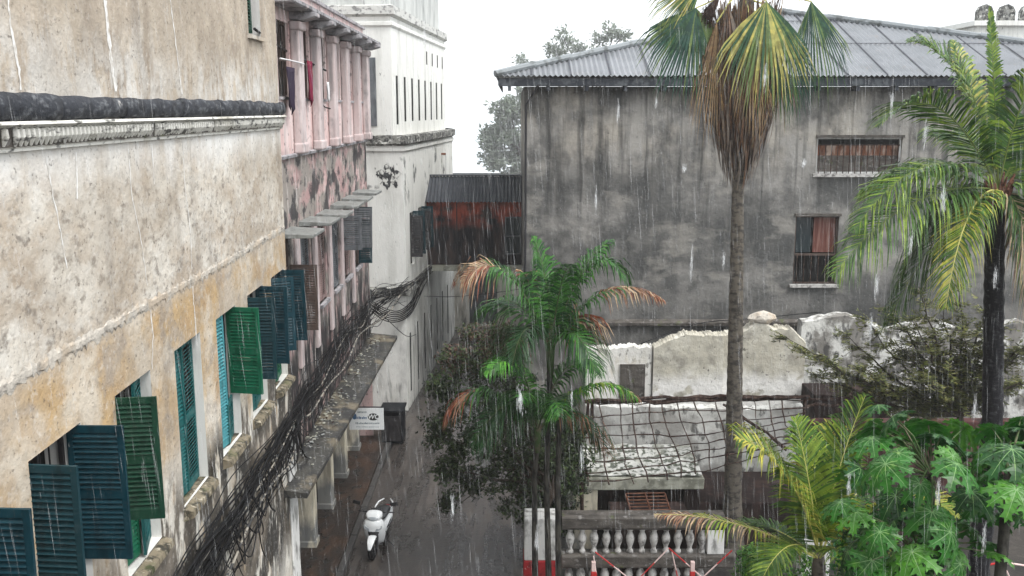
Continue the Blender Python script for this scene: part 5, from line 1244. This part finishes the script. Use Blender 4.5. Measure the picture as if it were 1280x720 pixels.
loft('headlight_cowl', [(.20,1.02,.08,.05,.8),(.30,1.04,.16,.08,.8),(.40,1.01,.17,.085,.8),(.48,.96,.12,.06,.8),(.52,.93,.05,.03,.8)], 'scooter_white')
loft('headlight', [(.44,.975,.13,.05,.9),(.50,.96,.10,.045,.9),(.535,.94,.04,.02,.9)], 'lamp_glass')
loft('front_mudguard', [(.42,.44,.03,.02,.8),(.50,.53,.075,.04,.8),(.64,.565,.085,.03,.8),(.80,.50,.07,.035,.8),(.93,.36,.03,.02,.8)], 'scooter_white')
mb = MB(); mb.tube([(.62,.09,.26),(.50,.08,.5),(.34,.02,.9)], .022, 7); mb.tube([(.62,-.09,.26),(.50,-.08,.5),(.34,-.02,.9)], .022, 7); mb.build('fork', 'steel_dark', sc)
mb = MB(); mb.tube([(.20,.36,1.04),(.26,.2,1.05),(.30,0,1.03),(.26,-.2,1.05),(.20,-.36,1.04)], .016, 7); mb.build('handlebar', 'scooter_black', sc)
for s_ in (-1,1):
    mb = MB(); mb.tube([(.24,s_*.24,1.06),(.27,s_*.30,1.18),(.25,s_*.36,1.24)], .008, 6); mb.obox((.25,s_*.38,1.27),(.02,.15,.09),Matrix.Rotation(s_*.2,3,'X')); mb.build('mirror', 'scooter_black', sc, bevel=.008)
    mb = MB(); mb.tube([(-.50,s_*.17,.86),(-.78,s_*.15,.90),(-.95,s_*.07,.92)], .018, 7); mb.build('grab_rail', 'scooter_white', sc, smooth=True)
mb = MB(); mb.tube([(-.35,-.16,.26),(-.6,-.19,.30),(-.88,-.19,.36)], [.03,.05,.045], 9); mb.build('exhaust', 'steel_dark', sc, smooth=True)
mb = MB(); 
for s_ in (-1,1): mb.add([(-.80,s_*.165,.70),(-.30,s_*.195,.62),(-.12,s_*.160,.50),(-.45,s_*.205,.55)], [(0,1,2,3)])
q = mb.build('side_stripe', 'scooter_black', sc); q.modifiers.new('Solid','SOLIDIFY').thickness = .02
loft('lower_panel', [(-.50,.47,.17,.04,.8),(-.20,.40,.175,.05,.8),(.02,.36,.15,.05,.8)], 'scooter_black')
loft('front_grille', [(.47,.66,.13,.05,.8),(.53,.60,.10,.06,.8),(.55,.50,.06,.06,.8)], 'scooter_black')
mb = MB(); mb.box(.20,.30,-.14,.14,.50,.92); mb.build('inner_shield', 'scooter_black', sc, bevel=.03)
loft('instrument_cover', [(.12,1.04,.07,.03,.8),(.20,1.09,.11,.035,.8),(.28,1.115,.10,.02,.8)], 'scooter_black')
loft('tail_light', [(-.98,.74,.04,.02,.8),(-.93,.745,.07,.035,.8),(-.88,.75,.07,.03,.8)], 'post_red')
mb = MB(); mb.box(-1.02,-.99,-.09,.09,.48,.60); mb.build('number_plate', 'sign_white', sc)
loft('engine', [(-.60,.27,.06,.06,.8),(-.35,.32,.13,.12,.8),(-.12,.34,.12,.10,.8)], 'steel_dark')
mb = MB(); mb.tube([(-.1,.1,.28),(-.15,.28,.02)], .012, 6); mb.build('side_stand', 'steel_dark', sc)

# ---- rain
random.seed(31)
mat('rain_water', (.90,.93,.95), rough=.3, bump=0, spec=.3, alpha=.11)
mb = MB()
def big(p, l, w):
    for _ in range(80):
        u = min(1, max(0, random.gauss(.5,.22))); q = p + Vector((random.gauss(0, w*.24), random.gauss(0, w*.3), -l*u)); drop(q, l*random.uniform(.12,.3), w*random.uniform(.05,.12), (.04,0))
def drop(p, l, w, lean=(.07,0)):
    d = Vector((lean[0]+random.gauss(0,.02), lean[1]+random.gauss(0,.02), -1)).normalized(); q = p + d*l; m_ = p + d*l*.5
    mb.add([p, m_+Vector((w,0,0)), m_+Vector((-w*.5,w*.87,0)), m_+Vector((-w*.5,-w*.87,0)), q], [(0,1,2),(0,2,3),(0,3,1),(4,2,1),(4,3,2),(4,1,3)])
for _ in range(22000):
    Yr = 5 + 34*random.random()**.7; x = random.uniform(-.56, .56)*Yr*1.15
    if x < -4.3-.02*Yr: continue
    if Yr > 35.5 and x > .3: continue
    z = random.uniform(max(.1, 12-.55*Yr), min(24, 12+.16*Yr)); drop(Vector((x, Yr, z)), random.choice([.08,.15,.22,.3,.42,.55])*random.uniform(.7,1.2), random.uniform(.0008,.0026)*(1+Yr/26))
for (x, y, l, w, Yr) in [(650,476,44,7,2.6),(565,610,44,4,3.2),(727,552,40,4,3.0),(671,655,40,4,3),(1062,588,34,4,2.8),(1158,146,38,3.5,3),(1181,222,46,5,2.8),(1097,334,40,4,3),(1090,385,40,4,3.4),(1140,285,34,4,3.2),(1220,490,36,4,3),(1175,590,46,4.5,2.8),(957,75,34,4,3.2),(773,118,34,3,3.4),(1130,0,0,0,3),(855,204,12,5,3),(865,300,50,3,4),(1005,196,14,5,3),(1232,650,40,4,3),(530,25,30,3,4),(715,480,30,3,4),(1116,105,40,3,4),(905,310,24,3,4),(745,225,40,2.5,4),(820,120,14,2.5,4),(1245,330,30,4,3)]:
    if l: big(atY(x, y, Yr), l*Yr/1200, w*1.3*Yr/1200)
for _ in range(20000):   # rain further off, over the roofs
    Yr = random.uniform(48, 150); drop(Vector((random.uniform(-.12, .55)*Yr, Yr, random.uniform(4, 26))), random.uniform(.5, 1.8), random.uniform(.006,.02), (.12,0))
for _ in range(500):    # splashes on the lane
    Yr = random.uniform(22, 36); x_ = random.uniform(-4.3, .2)
    for q in range(2): drop(Vector((x_, Yr, random.uniform(.02,.06))), .03, .006, (random.uniform(-1,1), random.uniform(-1,1)))
tag(mb.build('rain', 'rain_water'), 'heavy rain falling in pale streaks across the whole lane and courtyard', 'rain', kind='stuff')
HAZE = .0007; EXPO = 1.4

# ------------------------------------------------------------------ haze
mb = MB(); mb.box(-120, 140, -12, 420, -1.2, 31)
hz = bpy.data.materials.new('haze'); hz.use_nodes = True; nt = hz.node_tree
nt.nodes.remove(nt.nodes['Principled BSDF']); pv = nt.nodes.new('ShaderNodeVolumePrincipled')
pv.inputs['Color'].default_value = (1, 1, 1, 1); pv.inputs['Density'].default_value = HAZE; pv.inputs['Anisotropy'].default_value = .2
nt.links.new(pv.outputs[0], nt.nodes['Material Output'].inputs['Volume']); M['haze'] = hz
tag(mb.build('haze', 'haze'), kind='stuff')

# ------------------------------------------------------------------ light, sky, camera
w = bpy.data.worlds.new('World'); scene.world = w; w.use_nodes = True; nt = w.node_tree
bg = nt.nodes['Background']; sk = nt.nodes.new('ShaderNodeTexSky'); sk.sky_type = 'NISHITA'; sk.sun_disc = False
SE = R(60); sk.sun_elevation = SE; SR = R(128); sk.sun_rotation = SR; sk.dust_density = 5; sk.air_density = 1; sk.ozone_density = 1
hs = nt.nodes.new('ShaderNodeHueSaturation'); hs.inputs['Saturation'].default_value = .22
nt.links.new(sk.outputs[0], hs.inputs['Color']); mx = nt.nodes.new('ShaderNodeMix'); mx.data_type = 'RGBA'; mx.inputs[0].default_value = .72; mx.inputs[7].default_value = (4.4, 4.6, 4.8, 1)   # even cloud cover
nt.links.new(hs.outputs[0], mx.inputs[6]); nt.links.new(mx.outputs[2], bg.inputs[0]); bg.inputs[1].default_value = .15
ld = bpy.data.lights.new('sun', 'SUN'); ld.energy = .9; ld.angle = R(25); ld.color = (1, .97, .93)
lo = bpy.data.objects.new('sun', ld); COL.objects.link(lo)
sd = Vector((math.sin(SR)*math.cos(SE), math.cos(SR)*math.cos(SE), math.sin(SE)))
lo.rotation_euler = sd.to_track_quat('Z', 'Y').to_euler(); lo.location = (0, 0, 40)
cd = bpy.data.cameras.new('camera'); cd.sensor_width = 36; cd.lens = 36*F/1280; cd.clip_end = 2000; cd.clip_start = .05
co = bpy.data.objects.new('camera', cd); COL.objects.link(co); co.location = O; co.rotation_euler = (PI/2-PITCH, 0, 0); scene.camera = co
scene.render.engine = 'CYCLES'
vs_ = scene.view_settings; vs_.view_transform = 'Standard'; vs_.look = 'None'; vs_.gamma = 1; vs_.exposure = EXPO
scene.cycles.volume_bounces = 3; scene.cycles.max_bounces = 6; scene.cycles.transparent_max_bounces = 24
